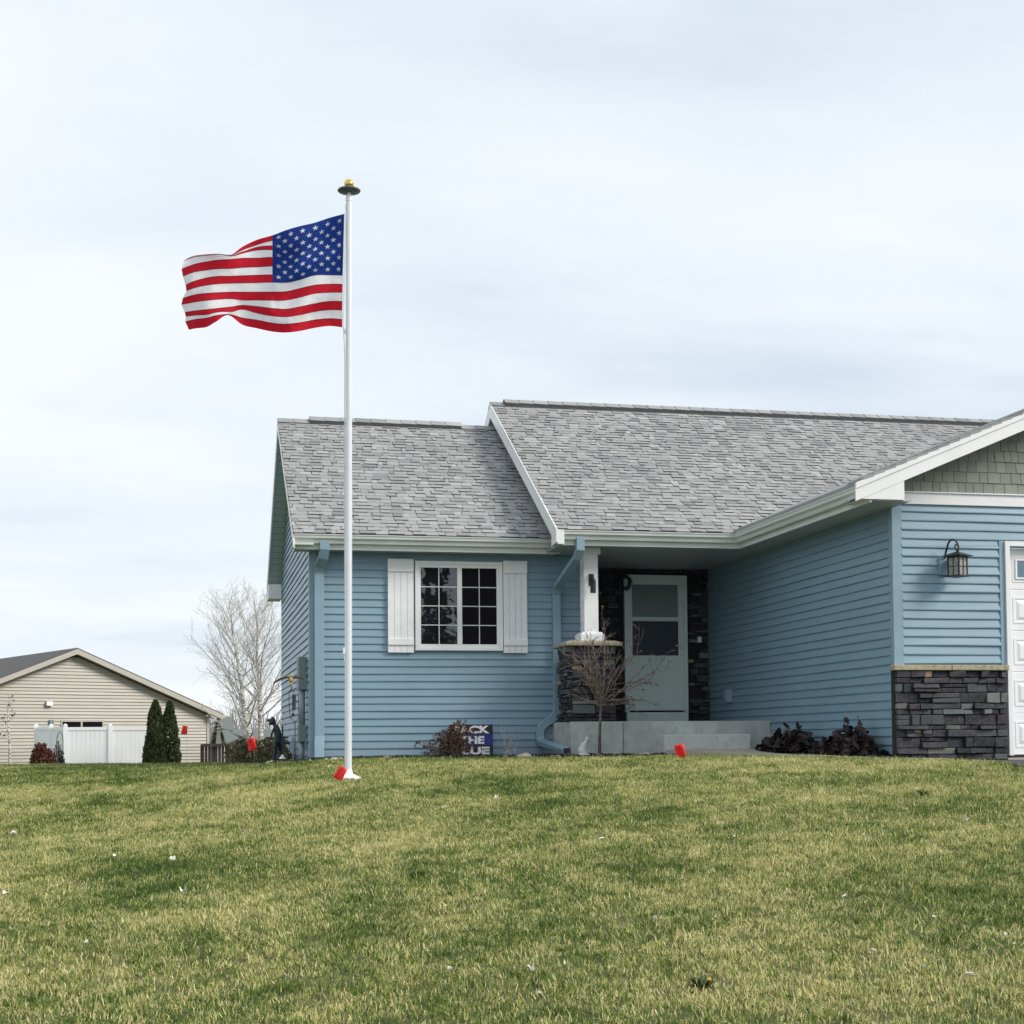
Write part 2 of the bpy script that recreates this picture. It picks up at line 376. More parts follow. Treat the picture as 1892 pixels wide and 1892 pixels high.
def sheet(name, poly, mat, dz, skirt=.1, label=None, step=None):
    bm = bmesh.new(); vsl = [bm.verts.new((x, y, 0)) for x, y in poly]; f = bm.faces.new(vsl)
    if f.normal.z < 0 or f.calc_area() and sum((poly[i][0]*poly[(i+1) % len(poly)][1]-poly[(i+1) % len(poly)][0]*poly[i][1]) for i in range(len(poly))) < 0: bmesh.ops.reverse_faces(bm, faces=[f])
    bmesh.ops.triangulate(bm, faces=bm.faces[:])
    for _ in range(4): 
        es = [e_ for e_ in bm.edges if e_.calc_length() > .45]
        if not es: break
        bmesh.ops.subdivide_edges(bm, edges=es, cuts=1); bmesh.ops.triangulate(bm, faces=bm.faces[:])
    for v in bm.verts: v.co.z = gz(v.co.x, v.co.y)+(dz(v.co.x, v.co.y) if callable(dz) else dz)
    if skirt:
        be = [e_ for e_ in bm.edges if e_.is_boundary]; r_ = bmesh.ops.extrude_edge_only(bm, edges=be)
        for v in r_['geom']:
            if isinstance(v, bmesh.types.BMVert): v.co.z -= skirt
    me = bpy.data.meshes.new(name); bm.to_mesh(me); bm.free(); me.materials.append(mat)
    o = bpy.data.objects.new(name, me); COL.objects.link(o); o['kind'] = 'structure'; ORG[o.name] = Vector((0,0,0)); return o
sheet('walkway', WALK, M['walk'], lambda x, y: .035+.065*sm(16.5, 18.5, y))
sheet('driveway', DRIVE, M['asphalt'], .018)
sheet('flower_bed', BED, M['mulch'], .03)
sheet('flower_bed', BED2, M['mulch'], .026)
sheet('flower_bed', BED3, M['mulch'], .020)
# loose mulch and bed stones
def chunks():
    rnd = random.Random(5); mb = MB()
    for poly, n in ((BED, 2600), (BED2, 300), (BED3, 500)):
        xs = [p[0] for p in poly]; ys = [p[1] for p in poly]; k = 0
        while k < n:
            x = rnd.uniform(min(xs), max(xs)); y = rnd.uniform(min(ys), max(ys))
            if not inside((x, y), poly): continue
            k += 1; s = rnd.uniform(.008, .028); m_ = 1 if rnd.random() < .08 else 0
            rot = Matrix.Rotation(rnd.uniform(0, 6.28), 3, 'Z') @ Matrix.Rotation(rnd.uniform(-.6, .6), 3, 'X')
            c = Vector((x, y, gz(x, y)+.024+s*.3+.02*max(0, noise.noise(Vector((x*3, y*3, 0))))))
            mb.faces([c+rot @ Vector((sx_*s*rnd.uniform(.7, 1.6), sy_*s*rnd.uniform(.4, .8), sz_*s*rnd.uniform(.3, .8))) for sz_ in (-1, 1) for sx_, sy_ in ((-1,-1),(1,-1),(1,1),(-1,1))],
                     [(0,3,2,1),(4,5,6,7),(0,1,5,4),(1,2,6,5),(2,3,7,6),(3,0,4,7)], m_)
    o = mb.build('mulch', [M['mulch'], M['rock']]); tag(o, 'dark wood mulch chips covering the beds along the house', 'mulch', kind='stuff')
chunks()

# ------------------------------------------------------------------ blue house
house = thing('blue_house', 'single-storey house with blue lap siding, grey shingle roof, recessed porch and attached garage', 'house', (1.6, 20.1, -.2))
rs = random.Random(11)
def siding(mb, p0, ud, nrm, z0, z1, ext, e=.1016, lap=.021, seed=0):
    """horizontal lap boards. p0 point on wall at u=0, ud direction, nrm outward, ext(z)->(u0,u1)"""
    rr = random.Random(seed); ud = Vector(ud); nrm = Vector(nrm); p0 = Vector(p0); z = z0; row = 0
    while z < z1-.004:
        zt = min(z+e, z1); r1 = ext(z); r2 = ext(zt-.002)
        if r1 and r2 and r1[1]-r1[0] > .03:
            cuts = [0, 1]; Ls = r1[1]-r1[0]
            n = max(1, int(Ls/.55)); cuts = [i/n for i in range(n+1)]
            seam = rr.uniform(.15, .85) if row % 2 == 0 else None
            off = [rr.uniform(-.003, .003) for _ in cuts]; oz = [rr.uniform(-.0024, .0024) for _ in cuts]
            if seam is not None:
                for i_, c_ in enumerate(cuts):
                    if c_ > seam: off[i_] += .004; oz[i_] += .003
            vb = []; 
            for i, c in enumerate(cuts):
                ub = r1[0]+(r1[1]-r1[0])*c; ut = r2[0]+(r2[1]-r2[0])*c
                b = p0+ud*ub; t_ = p0+ud*ut
                vb.append([Vector((b.x, b.y, z+oz[i]))+nrm*.001, Vector((b.x, b.y, z+oz[i]))+nrm*(lap+off[i]), Vector((b.x, b.y, z+.012+oz[i]))+nrm*(lap+off[i]), Vector((t_.x, t_.y, zt+.004))+nrm*(.003+off[i]*.3)])
            pts = [q for v in vb for q in v]; fs = []
            for i in range(len(cuts)-1):
                for j in range(3): fs.append((i*4+j, (i+1)*4+j, (i+1)*4+j+1, i*4+j+1))
            mb.faces(pts, fs)
        z += e; row += 1
ZB = -.10                       # course phase: bottoms at ZF+k*.1016
ZF0 = -.0697-.1016
def C(z): return z
# left wing front wall (X 1.6..5.35)
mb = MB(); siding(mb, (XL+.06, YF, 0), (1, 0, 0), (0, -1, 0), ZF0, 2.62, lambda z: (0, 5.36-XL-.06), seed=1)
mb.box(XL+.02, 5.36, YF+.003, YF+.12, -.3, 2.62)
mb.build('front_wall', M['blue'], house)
# porch side wall of the garage
mb = MB(); ZP0 = .1347-.1016*3
def ext_porch(z):
    return (0.0, YD-YG-.06)
siding(mb, (XG, YG+.06, 0), (0, 1, 0), (-1, 0, 0), ZP0, 2.66, ext_porch, seed=2)
mb.box(XG+.003, XG+.12, YG+.02, YD+.3, -.3, 2.66)
mb.build('porch_side_wall', M['blue'], house)
# left gable wall
ZE, SL = 2.797, .6503
YE, YR, YB = 19.6876, 23.1765, 26.6654
def roofz(y): return ZE+SL*(min(y-YE, YB-y))
YWB = 26.75-.45
mb = MB()
def ext_gable(z):
    a, b = YF+.06, 26.22
    zr = z+.22
    if zr > roofz(a): a = YE+(zr-ZE)/SL
    if zr > roofz(b): b = YB-(zr-ZE)/SL
    if b-a < .05: return None
    return (a-YF, b-YF)
siding(mb, (XL, YF, 0), (0, 1, 0), (-1, 0, 0), ZF0, 5.1, ext_gable, seed=3)
mb.prism([(XL+.003, YF+.02, -.3), (XL+.003, 26.28, -.3), (XL+.003, 26.28, roofz(26.28)-.2), (XL+.003, YR, roofz(YR)-.22), (XL+.003, YF+.02, roofz(YF+.02)-.2)], (.1, 0, 0))
mb.build('side_wall', M['blue'], house)
# foundation
for bb in ((XL+.05, 5.3, YF+.02, YF+.06, -.45, ZF0), (XG+.02, XG+.06, YG+.05, 19.3, -.45, ZP0+.002), (XL+.02, XL+.05, YF+.05, 26.2, -.45, ZF0), (XG-.02, XG+.1, YG-.02, YG+.04, -.5, -.19)):
    mb = MB(); mb.box(*bb); mb.build('foundation', M['concrete'], house)
# corner posts
def corner(x0, x1, y0, y1, z0, z1, nm='corner_trim'):
    m_ = MB(); m_.box(x0, x1, y0, y1, z0, z1); m_.build(nm, M['bluetrim'], house, bevel=.004)
corner(XL-.018, XL+.09, YF-.018, YF+.085, -.19, 2.62)
corner(XG-.018, XG+.105, YG-.018, YG+.075, .82, 2.66)
corner(XG-.018, XG-.002, YG-.018, YG+.075, -.19, .82)
corner(XL-.018, XL+.03, 26.2, 26.3, -.3, 2.7)
# garage front siding
mb = MB(); zg0 = .9541-.1016
def ext_g(z):
    return (0, 9.09-XG-.1) if z < 2.262 else (0, 14.5-XG)
siding(mb, (XG+.1, YG, 0), (1, 0, 0), (0, -1, 0), zg0, 2.665, ext_g, seed=4)
mb.box(XG+.02, 9.09, YG+.003, YG+.12, .76, 2.27); mb.box(XG+.02, 15.6, YG+.003, YG+.12, 2.27, 2.7); mb.box(14.3, 15.6, YG+.003, YG+.12, -.3, 2.27)
mb.build('garage_front_wall', M['blue'], house)
mb = MB(); mb.box(9.088, 9.15, YG-.024, YG+.05, .84, 2.268); mb.build('siding_channel', M['bluetrim'], house)
# white band and gable shakes
mb = MB(); mb.box(XG-.02, 15.7, YG-.035, YG+.05, 2.664, 2.791); mb.box(XG-.03, 15.7, YG-.055, YG+.05, 2.7912, 2.806); mb.build('band_board', M['white'], house, bevel=.004)
PX, GP = 11.85, .415   # garage ridge X, pitch
XE = 7.11              # garage left roof edge (rake foot)
def grz(x): return 2.80+GP*(min(x, 2*PX-x)-XE)
mb = MB(); z = 2.808; row = 0
while z < 4.6:
    e_ = .125*1.0; x = XG+.0
    zt = z+e_
    lim0 = XE+(zt-2.80+.17)/GP; x = max(XG, lim0-.25); xend = 2*PX-x
    while x < xend:
        wd = rs.uniform(.085, .17)
        x1 = min(x+wd, xend)
        if x1 > lim0-.2: 
            d = rs.uniform(.012, .018); zb = z+rs.uniform(-.002, .002)
            zt1 = min(zt+.012, grz((x+x1)/2)-.15)
            if zt1 > zb+.01:
                mb.hexa([(x+.003, YG-d, zb), (x1-.003, YG-d, zb), (x1-.003, YG, zb), (x+.003, YG, zb), (x+.003, YG-.005, zt1), (x1-.003, YG-.005, zt1), (x1-.003, YG, zt1), (x+.003, YG, zt1)])
        x = x1
    z += e_; row += 1
mb.prism([(XG-.3, YG+.004, 2.80), (2*PX-XG+.3, YG+.004, 2.80), (PX, YG+.004, grz(PX)-.1)], (0, .06, 0))
mb.build('gable_shakes', M['shake'], house)

# ---- roofs
def tabs(mb, x0, x1, yE, zE, slope, length, seed, clip=None):
    """laminated shingles on a plane rising towards +Y (material 0 tab, 1 butt)"""
    rr = random.Random(seed); ca = 1/math.sqrt(1+slope*slope); sa = slope*ca
    nrm = Vector((0, -sa, ca)); up_ = Vector((0, ca, sa)); e_ = .116; rows = int(length/e_)+1
    for r_ in range(rows):
        s0 = r_*e_; s1 = min(s0+e_, length)
        if s1-s0 < .02: continue
        x = x0-rr.uniform(0, .12); thick = rr.random() < .5
        while x < x1:
            wd = rr.uniform(.06, .22); xa = max(x, x0); xb = min(x+wd, x1)
            if clip:
                cl = clip(yE+(s0+s1)/2*ca)
                xb = min(xb, cl)
            if xb-xa > .01:
                h0 = rr.uniform(.012, .018) if thick else rr.uniform(.005, .008); h1 = .003
                if rr.random() < .8: thick = not thick
                sb = s0+rr.uniform(-.003, .003)
                P = lambda xx, ss, hh: Vector((xx, yE, zE))+up_*ss+nrm*hh
                sk = rr.uniform(-.012, .012)
                a, b, c, d = P(xa+.0015, sb, 0), P(xb-.0015, sb, 0), P(xb-.0015, s1+.004, 0), P(xa+.0015, s1+.004, 0)
                A, B, C_, D_ = P(xa+.0015, sb, h0), P(xb-.0015, sb, h0), P(xb-.0015+sk, s1+.004, h1), P(xa+.0015+sk, s1+.004, h1)
                mb.faces([a, b, c, d, A, B, C_, D_], [(4,5,6,7)], 0)
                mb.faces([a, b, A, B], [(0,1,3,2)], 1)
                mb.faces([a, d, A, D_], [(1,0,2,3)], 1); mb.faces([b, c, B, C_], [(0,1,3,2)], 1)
            x += wd
        
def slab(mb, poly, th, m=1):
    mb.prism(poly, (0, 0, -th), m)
roof = MB()
Lw = (YR-YE)*math.sqrt(1+SL*SL)
tabs(roof, 1.3281, 5.05, YE, ZE, SL, Lw, 21)
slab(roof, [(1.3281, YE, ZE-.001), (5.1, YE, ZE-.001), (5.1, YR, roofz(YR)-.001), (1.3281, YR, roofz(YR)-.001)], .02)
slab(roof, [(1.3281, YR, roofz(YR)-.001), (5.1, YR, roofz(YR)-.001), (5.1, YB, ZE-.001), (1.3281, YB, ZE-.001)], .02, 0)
# main roof
XM, YM, YMR, ZM = 4.6952, 18.8106, 23.099, 5.4414
SM = (ZM-ZE)/(YMR-YM); Lm = (YMR-YM)*math.sqrt(1+SM*SM)
def clipm(y): return 7.3 if y < YM+.15 else XE+((ZE+SM*(y-YM))-2.80)/GP+.35
roof2 = MB()
tabs(roof2, XM, 15.5, YM, ZE, SM, Lm, 22, clipm)
slab(roof2, [(XM, YM, ZE-.001), (7.4, YM, ZE-.001), (15.5, YMR, ZM-.001), (XM, YMR, ZM-.001)], .02)
YMB = 2*YMR-YM
slab(roof2, [(XM, YMR, ZM-.001), (15.5, YMR, ZM-.001), (15.5, YMB, ZE-.001), (XM, YMB, ZE-.001)], .02, 0)
# ridge caps
def ridge(mb, x0, x1, y, z, s, h=.0, seed=3):
    rr = random.Random(seed); x = x0
    while x < x1:
        xb = min(x+.24, x1); dz = rr.uniform(0, .002)
        for sg in (-1, 1):
            mb.faces([(x, y, z+.024+h+dz), (xb+.02, y, z+.018+h), (xb+.02, y+sg*.14, z+.018+h-.14*s), (x, y+sg*.14, z+.026+h+dz-.14*s)], [(0,1,2,3)], 0)
            mb.faces([(x, y+sg*.14, z+.026+h+dz-.14*s), (xb, y+sg*.14, z+.018+h-.14*s), (xb, y+sg*.14, z-.002-.14*s), (x, y+sg*.14, z-.002-.14*s)], [(0,1,2,3)], 1)
        mb.faces([(x, y, z+.024+h+dz), (x, y-.14, z+.026+h+dz-.14*s), (x, y-.14, z+h-.01-.14*s), (x, y, z+h-.01)], [(0,1,2,3)], 1)
        x = xb
ridge(roof, 1.3281, 1.82, YR, roofz(YR), SL); ridge(roof, 1.82, 4.22, YR, roofz(YR), SL, .045); ridge(roof, 4.22, 5.0, YR, roofz(YR), SL)
ridge(roof2, XM, 4.92, YMR, ZM, SM); ridge(roof2, 4.92, 14, YMR, ZM, SM, .05)
roof.build('left_roof', [M['shingle'], M['shingle_dark']], house)
roof2.build('main_roof', [M['shingle'], M['shingle_dark']], house)
# garage roof (two planes rising from X=XE and from the far side)
YGF = 14.93
roof3 = MB()
def gplane(x, y): return Vector((x, y, grz(x)))
zr = grz(PX); yv = YM+(zr-ZE)/SM
roof3.prism([(XE+.085, YGF, grz(XE+.085)-.045), (PX, YGF, zr-.045), (PX, yv, zr-.045), (XE+.085, YM+.06, grz(XE+.085)-.045)], (0, 0, .055), 0)
roof3.prism([(PX, YGF, zr), (2*PX-XE, YGF, 2.80), (2*PX-XE, yv+2, 2.80), (PX, yv+2, zr)], (0, 0, .02), 0)
# stepped course edges along the rake
x = XE+.085
while x < PX:
    z0 = grz(x); roof3.hexa([(x, YGF-.018, z0+.004), (x+.13, YGF-.018, z0+.13*GP-.008), (x+.13, YGF+.4, z0+.13*GP-.008), (x, YGF+.4, z0+.004), (x, YGF-.018, z0+.034), (x+.13, YGF-.018, z0+.13*GP+.020), (x+.13, YGF+.4, z0+.13*GP+.020), (x, YGF+.4, z0+.034)], 0); x += .13
roof3.build('garage_roof', [M['shingle'], M['shingle_dark']], house)

# ---- fascias, rakes, soffits
def gut(path, nm='gutter', flip=False):
    m_ = MB(); s_ = -1 if flip else 1
    pr = [(0, 0), (0, -.115), (.06*s_, -.115), (.075*s_, -.075), (.105*s_, -.05), (.112*s_, -.012), (.122*s_, -.010), (.122*s_, 0), (.112*s_, 0), (.104*s_, -.02), (.01*s_, -.02), (.01*s_, 0)]
    m_.sweep(path, pr); return m_.build(nm, M['gutter'], house)
# gutter top ~ z 2.79, outer lip at YE; so the path (back of gutter) sits behind
gut([(1.345, YE+.1, 2.785), (4.90, YE+.1, 2.785)])
gut([(4.76, YM+.1, 2.785), (7.28, YM+.1, 2.785), (7.28, YGF+.08, 2.785)])
mb = MB()
mb.box(1.36, 4.98, YE+.105, YE+.13, 2.595, 2.775)
mb.build('fascia', M['gutter'], house)
mb = MB(); mb.box(4.80, 7.286, YM+.105, YM+.13, 2.60, 2.775); mb.box(7.286, 7.31, YGF+.03, YM+.13, 2.60, 2.775)
mb.build('porch_fascia', M['gutter'], house)
# end piece of left fascia under the porch roof
mb = MB(); mb.box(4.98, 5.0, YE+.105, YE+.5, 2.60, 2.70); mb.build('fascia_return', M['gutter'], house)
# soffits
mb = MB(); mb.box(1.36, 5.0, YE+.13, YF+.0, 2.600, 2.615); mb.build('soffit', M['soffit'], house)
mb = MB(); mb.box(4.98, 7.30, YM+.131, YD+.1, 2.618, 2.630); mb.box(7.31, XG+.0, YGF+.03, YD+.1, 2.620, 2.632); mb.box(4.80, 4.98, YM+.131, YE+.6, 2.618, 2.630); mb.build('porch_ceiling', M['soffit'], house)
# left wing rake boards + sloping soffit
def rake(x0, x1, yA, yP, yC, zE_, s, nm, h=.13, th=.0):
    m_ = MB()
    zp = zE_+s*(yP-yA)
    m_.prism([(x0, yA, zE_-.024), (x0, yP, zp-.024), (x0, yC, zE_-.024+(0 if abs((yC-yP)-(yP-yA)) < .5 else 0)), (x0, yC, zE_-.024-h), (x0, yP, zp-.024-h*1.0), (x0, yA, zE_-.024-h)], (x1-x0, 0, 0))
    return m_.build(nm, M['white'], house)
rake(1.3281, 1.350, YE, YR, YB, ZE, SL, 'rake_board', .15)
m_ = MB(); zrr = roofz(YR)
for a, b, za, zb in ((YE, YR, ZE, zrr), (YR, YB, zrr, ZE)):
    m_.prism([(1.351, a, za-.155), (XL+.02, a, za-.155), (XL+.02, b, zb-.155), (1.351, b, zb-.155)], (0, 0, .015))
m_.build('rake_soffit', M['rakesoffit'], house)
# front eave end box + rear eave return box
mb = MB(); mb.box(1.335, XL-.02, YB-.52, YB+.02, 2.545, 2.80); mb.build('eave_return', M['white'], house, bevel=.006)
mb = MB(); mb.box(1.34, 1.36, YE+.02, YE+.14, 2.60, 2.775); mb.prism([(1.36, YE+.135, 2.615), (1.36, YF-.02, 2.615), (1.36, YF-.02, 2.66)], (.2, 0, 0)); mb.build('eave_end', M['gutter'], house)
# main roof rake on the left
mb = MB(); h = .17
P1 = [(XM, YM-.02, ZE-.0), (XM, YMR, ZM-.02), (XM, YMR, ZM-.02-h*1.25), (XM, YM+.25, ZE+.25*SM-.02-h), (XM, YM+.25, 2.60), (XM, YM-.02, 2.62)]
mb.prism(P1, (.022, 0, 0)); mb.prism([(XM, YMR, ZM-.02), (XM, YMB, ZE-.02), (XM, YMB, ZE-.02-h), (XM, YMR, ZM-.02-h*1.25)], (.022, 0, 0))
mb.box(XM+.022, XM+.11, YM-.02, YM+.0, 2.60, 2.79); mb.box(XM+.0225, XM+.11, YM+.0, YM+.10, 2.605, 2.617)
mb.build('porch_rake_board', M['white'], house)
# drip edge metal
mb = MB(); mb.prism([(XM-.012, YM-.03, ZE-.018), (XM-.012, YMR, ZM-.018), (XM-.012, YMR, ZM+.012), (XM-.012, YM-.03, ZE+.012)], (.014, 0, 0)); mb.build('rake_edge_metal', M['gutter'], house)
mb = MB(); mb.prism([(XM+.03, YM+.14, ZE-.19+.0), (5.02, YM+.14, ZE-.19), (5.02, YMR, ZM-.22), (XM+.03, YMR, ZM-.22)], (0, 0, .012)); mb.prism([(XM+.03, YMR, ZM-.22), (5.02, YMR, ZM-.22), (5.02, YMB, ZE-.2), (XM+.03, YMB, ZE-.2)], (0, 0, .012)); mb.build('upper_rake_soffit', M['rakesoffit'], house)
mb = MB()
def ext_up(z):
    a = YM+(z+.25-ZE)/SM; b = YMB-(z+.25-ZE)/SM
    return (a, b) if b-a > .05 else None
siding(mb, (5.0, 0, 0), (0, 1, 0), (-1, 0, 0), 2.75, 5.15, ext_up, seed=9); mb.prism([(5.003, YM+.3, 2.7), (5.003, YMB-.3, 2.7), (5.003, YMR, ZM-.2)], (.05, 0, 0)); mb.build('upper_gable_wall', M['blue'], house)
# garage rake boards (front), gable soffit and return
mb = MB(); RH = .195
for sg in (1, -1):
    X_ = lambda x: x if sg == 1 else 2*PX-x
    def pl(ya, yb, d0, d1):
        q = [(X_(XE), ya, 2.80-d0), (X_(PX), ya, zr-d0), (X_(PX), ya, zr-d1), (X_(XE+.0), ya, 2.80-d1)]
        mb.prism(q if sg == 1 else q[::-1], (0, yb-ya, 0))
    pl(YGF, YGF+.02, -.006, RH); pl(YGF-.014, YGF, -.006, .058)
mb.build('garage_rake_board', M['white'], house)
mb = MB()
for sg in (1, -1):
    X_ = lambda x: x if sg == 1 else 2*PX-x
    q = [(X_(XE+.05), YGF+.02, 2.80+.05*GP-.17), (X_(PX), YGF+.02, zr-.17), (X_(PX), YG, zr-.17), (X_(XE+.05), YG, 2.80+.05*GP-.17)]
    mb.prism(q, (0, 0, .012))
mb.build('gable_soffit', M['soffit'], house)
mb = MB()
mb.prism([(XE+.055, YGF+.006, 2.632), (7.69, YGF+.006, 2.632), (7.69, YGF+.006, 2.80+(7.69-XE)*GP-RH+.02), (XE+.12, YGF+.006, 2.66)], (0, YG-YGF-.04, 0)); mb.build('garage_eave_return', M['white'], house)

# ---- stone work
def stones(mb, p0, ud, nrm, W, z0, z1, seed, holes=(), dmin=.022, dmax=.075):
    rr = random.Random(seed); p0 = Vector(p0); ud = Vector(ud); nrm = Vector(nrm); z = z0
    while z < z1-.02:
        h = rr.choice((.05, .06, .07, .085, .10, .12)); h = min(h, z1-z)
        if z1-z-h < .035: h = z1-z
        u = 0; 
        while u < W-.01:
            wd = rr.choice((rr.uniform(.09, .18), rr.uniform(.18, .40))); u1 = min(u+wd, W)
            if W-u1 < .06: u1 = W
            hh = [(z, z+h)]
            if h > .08 and rr.random() < .45:
                s_ = h*rr.uniform(.4, .6); hh = [(z, z+s_), (z+s_, z+h)]
            for za, zb in hh:
                if any(u1 > a+.01 and u < b-.01 and zb > c and za < d for a, b, c, d in holes): continue
                dd = rr.uniform(dmin, dmax); g = .0035; g = .005; j = lambda a=.004: rr.uniform(-a, a)
                pts = []
                for dep in (0, dd):
                    for (uu, vv) in ((u+g, za+g), (u1-g, za+g), (u1-g, zb-g), (u+g, zb-g)):
                        q = p0+ud*(uu+j()*(.5 if dep else 0))+nrm*(dep+(j(.012) if dep else 0)); q.z = vv+(j(.0065) if dep else 0); pts.append(q)
                mb.faces(pts, [(4,5,6,7),(0,1,5,4),(1,2,6,5),(2,3,7,6),(3,0,4,7)], 0)
            u = u1
        z += h
def veneer(nm, p0, ud, nrm, W, z0, z1, seed, holes=()):
    mb = MB(); stones(mb, p0, ud, nrm, W, z0, z1, seed, holes)
    return mb.build(nm, [M['stone']], house, bevel=.006)
veneer('garage_stone_veneer', (7.735, YG-.045, 0), (1, 0, 0), (0, -1, 0), 9.105-7.735, -.245, .765, 7)
mb = MB(); mb.box(7.73, 9.11, YG-.045, YG+.02, -.3, .768); mb.build('garage_stone_backing', M['grout'], house)
mb = MB()
for a, b in ((7.70, 8.405), (8.412, 9.125)): mb.box(a, b, YG-.125, YG+.0, .770, .832)
mb.build('stone_cap', M['cap'], house, bevel=.008)
# door wall stone
DX0, DX1, DZ0, DZ1 = 6.42, 7.404, .27, 2.53
veneer('porch_stone_veneer', (5.4, YD, 0), (1, 0, 0), (0, -1, 0), 7.76-5.4, .26, 2.62, 15, holes=((DX0-5.4, DX1-5.4, 0, DZ1),))
mb = MB(); mb.box(5.3, DX0+.02, YD+.0, YD+.1, .2, 2.63); mb.box(DX1-.02, 7.8, YD+.0, YD+.1, .2, 2.63); mb.box(DX0, DX1, YD+.0, YD+.1, DZ1, 2.63); mb.box(5.36, 5.42, YF+.02, YD, .2, 2.63); mb.box(DX0+.021, DX1-.021, YD+.055, YD+.1, .2, DZ1)
mb.build('porch_stone_backing', M['grout'], house)
# pier
px0, px1, py0, py1 = 4.975, 5.575, 19.14, 19.70
veneer('pier_stone_veneer', (px0, py0, 0), (1, 0, 0), (0, -1, 0), px1-px0, .27, 1.275, 31)
veneer('pier_side_veneer', (px0, py1, 0), (0, -1, 0), (-1, 0, 0), py1-py0, .27, 1.275, 32)
mb = MB(); mb.box(px0, px1, py0, py1, .2, 1.275); mb.build('pier_core', M['grout'], house)
mb = MB(); c0, c1, d0, d1 = px0-.1, px1+.085, py0-.1, py1+.1
mb.box(c0, c1, d0, d1, 1.277, 1.325); mb.hexa([(c0+.01, d0+.01, 1.325), (c1-.01, d0+.01, 1.325), (c1-.01, d1-.01, 1.325), (c0+.01, d1-.01, 1.325), (c0+.08, d0+.08, 1.352), (c1-.08, d0+.08, 1.352), (c1-.08, d1-.08, 1.352), (c0+.08, d1-.08, 1.352)])
mb.build('pier_cap', M['cap'], house, bevel=.012)
# column
mb = MB(); mb.box(5.19, 5.386, 19.25, 19.45, 1.45, 2.618); mb.box(5.182, 5.188, 19.27, 19.43, 1.5, 2.5); mb.box(5.16, 5.416, 19.22, 19.48, 2.53, 2.617)
mb.box(5.125, 5.45, 19.19, 19.52, 1.35, 1.44); mb.hexa([(5.125,19.19,1.44),(5.45,19.19,1.44),(5.45,19.52,1.44),(5.125,19.52,1.44),(5.16,19.22,1.475),(5.416,19.22,1.475),(5.416,19.48,1.475),(5.16,19.48,1.475)])
mb.build('porch_column', M['wood_white'], house, bevel=.004)
# porch slab and step
mb = MB(); mb.box(4.94, XG-.02, 19.06, YD+.05, -.35, .266); mb.box(5.66, 5.672, 19.053, 19.065, -.3, .262)
mb.build('porch_slab', M['concrete'], house, bevel=.01)
mb = MB(); mb.box(5.655, 5.667, 19.0555, 19.061, -.3, .25); mb.build('slab_joint', M['grout'], house)
mb = MB(); mb.box(6.136, 7.35, 18.76, 19.058, -.35, .084); mb.build('porch_step', M['step'], house, bevel=.012)

# ---- front door with storm door
def prt(nm, mat, fn, parent=house, bevel=0):
    m_ = MB(); fn(m_); return m_.build(nm, mat, parent, bevel=bevel)
dr = prt('front_door', M['door'], lambda m: (m.box(6.485, 7.362, YD-.035, YD-.012, .464, 1.30), m.box(6.485, 6.549, YD-.035, YD-.012, 1.3001, 2.464), m.box(7.279, 7.362, YD-.035, YD-.012, 1.3001, 2.464),
      m.box(6.5491, 7.2789, YD-.035, YD-.012, 2.381, 2.464), m.box(6.5491, 7.2789, YD-.035, YD-.012, 1.823, 1.885), m.box(6.60, 7.25, YD-.040, YD-.034, 1.235, 1.27)), bevel=.004)
prt('door_frame', M['door'], lambda m: (m.box(6.42, 6.4849, YD-.06, YD+.05, .44, 2.525), m.box(7.3621, 7.42, YD-.06, YD+.05, .44, 2.525), m.box(6.485, 7.362, YD-.06, YD+.05, 2.465, 2.525)), dr, bevel=.006)
prt('upper_glass', M['doorglass'], lambda m: m.box(6.549, 7.279, YD-.022, YD-.016, 1.885, 2.381), dr)
prt('lower_screen', M['doorscreen'], lambda m: m.box(6.549, 7.279, YD-.022, YD-.016, 1.30, 1.823), dr)
prt('door_window_pattern', M['greybox'], lambda m: (m.box(6.80, 6.955, YD-.0245, YD-.0225, 2.04, 2.05), m.box(6.80, 6.808, YD-.0245, YD-.0225, 1.90, 2.04), m.box(6.947, 6.955, YD-.0245, YD-.0225, 1.90, 2.04), m.box(6.84, 6.915, YD-.0245, YD-.0225, 1.93, 1.99)), dr)
prt('door_handle', M['chrome'], lambda m: (m.box(7.30, 7.33, YD-.075, YD-.036, 1.40, 1.47), m.box(7.22, 7.31, YD-.08, YD-.065, 1.435, 1.455)), dr, bevel=.003)
prt('door_sill', M['door'], lambda m: (m.box(6.43, 7.404, YD-.10, YD+.05, .268, .435),), dr, bevel=.006)
prt('doorbell', M['white'], lambda m: (m.box(7.575, 7.635, YD-.085, YD-.05, 1.50, 1.585), m.box(7.595, 7.615, YD-.09, YD-.085, 1.535, 1.555)), bevel=.004)
ob = prt('outlet_cover', M['bluetrim'], lambda m: (m.box(XG-.10, XG-.01, 20.53, 20.66, .56, .75), m.box(XG-.03, XG-.012, 20.66, 20.80, .57, .75)), bevel=.006)

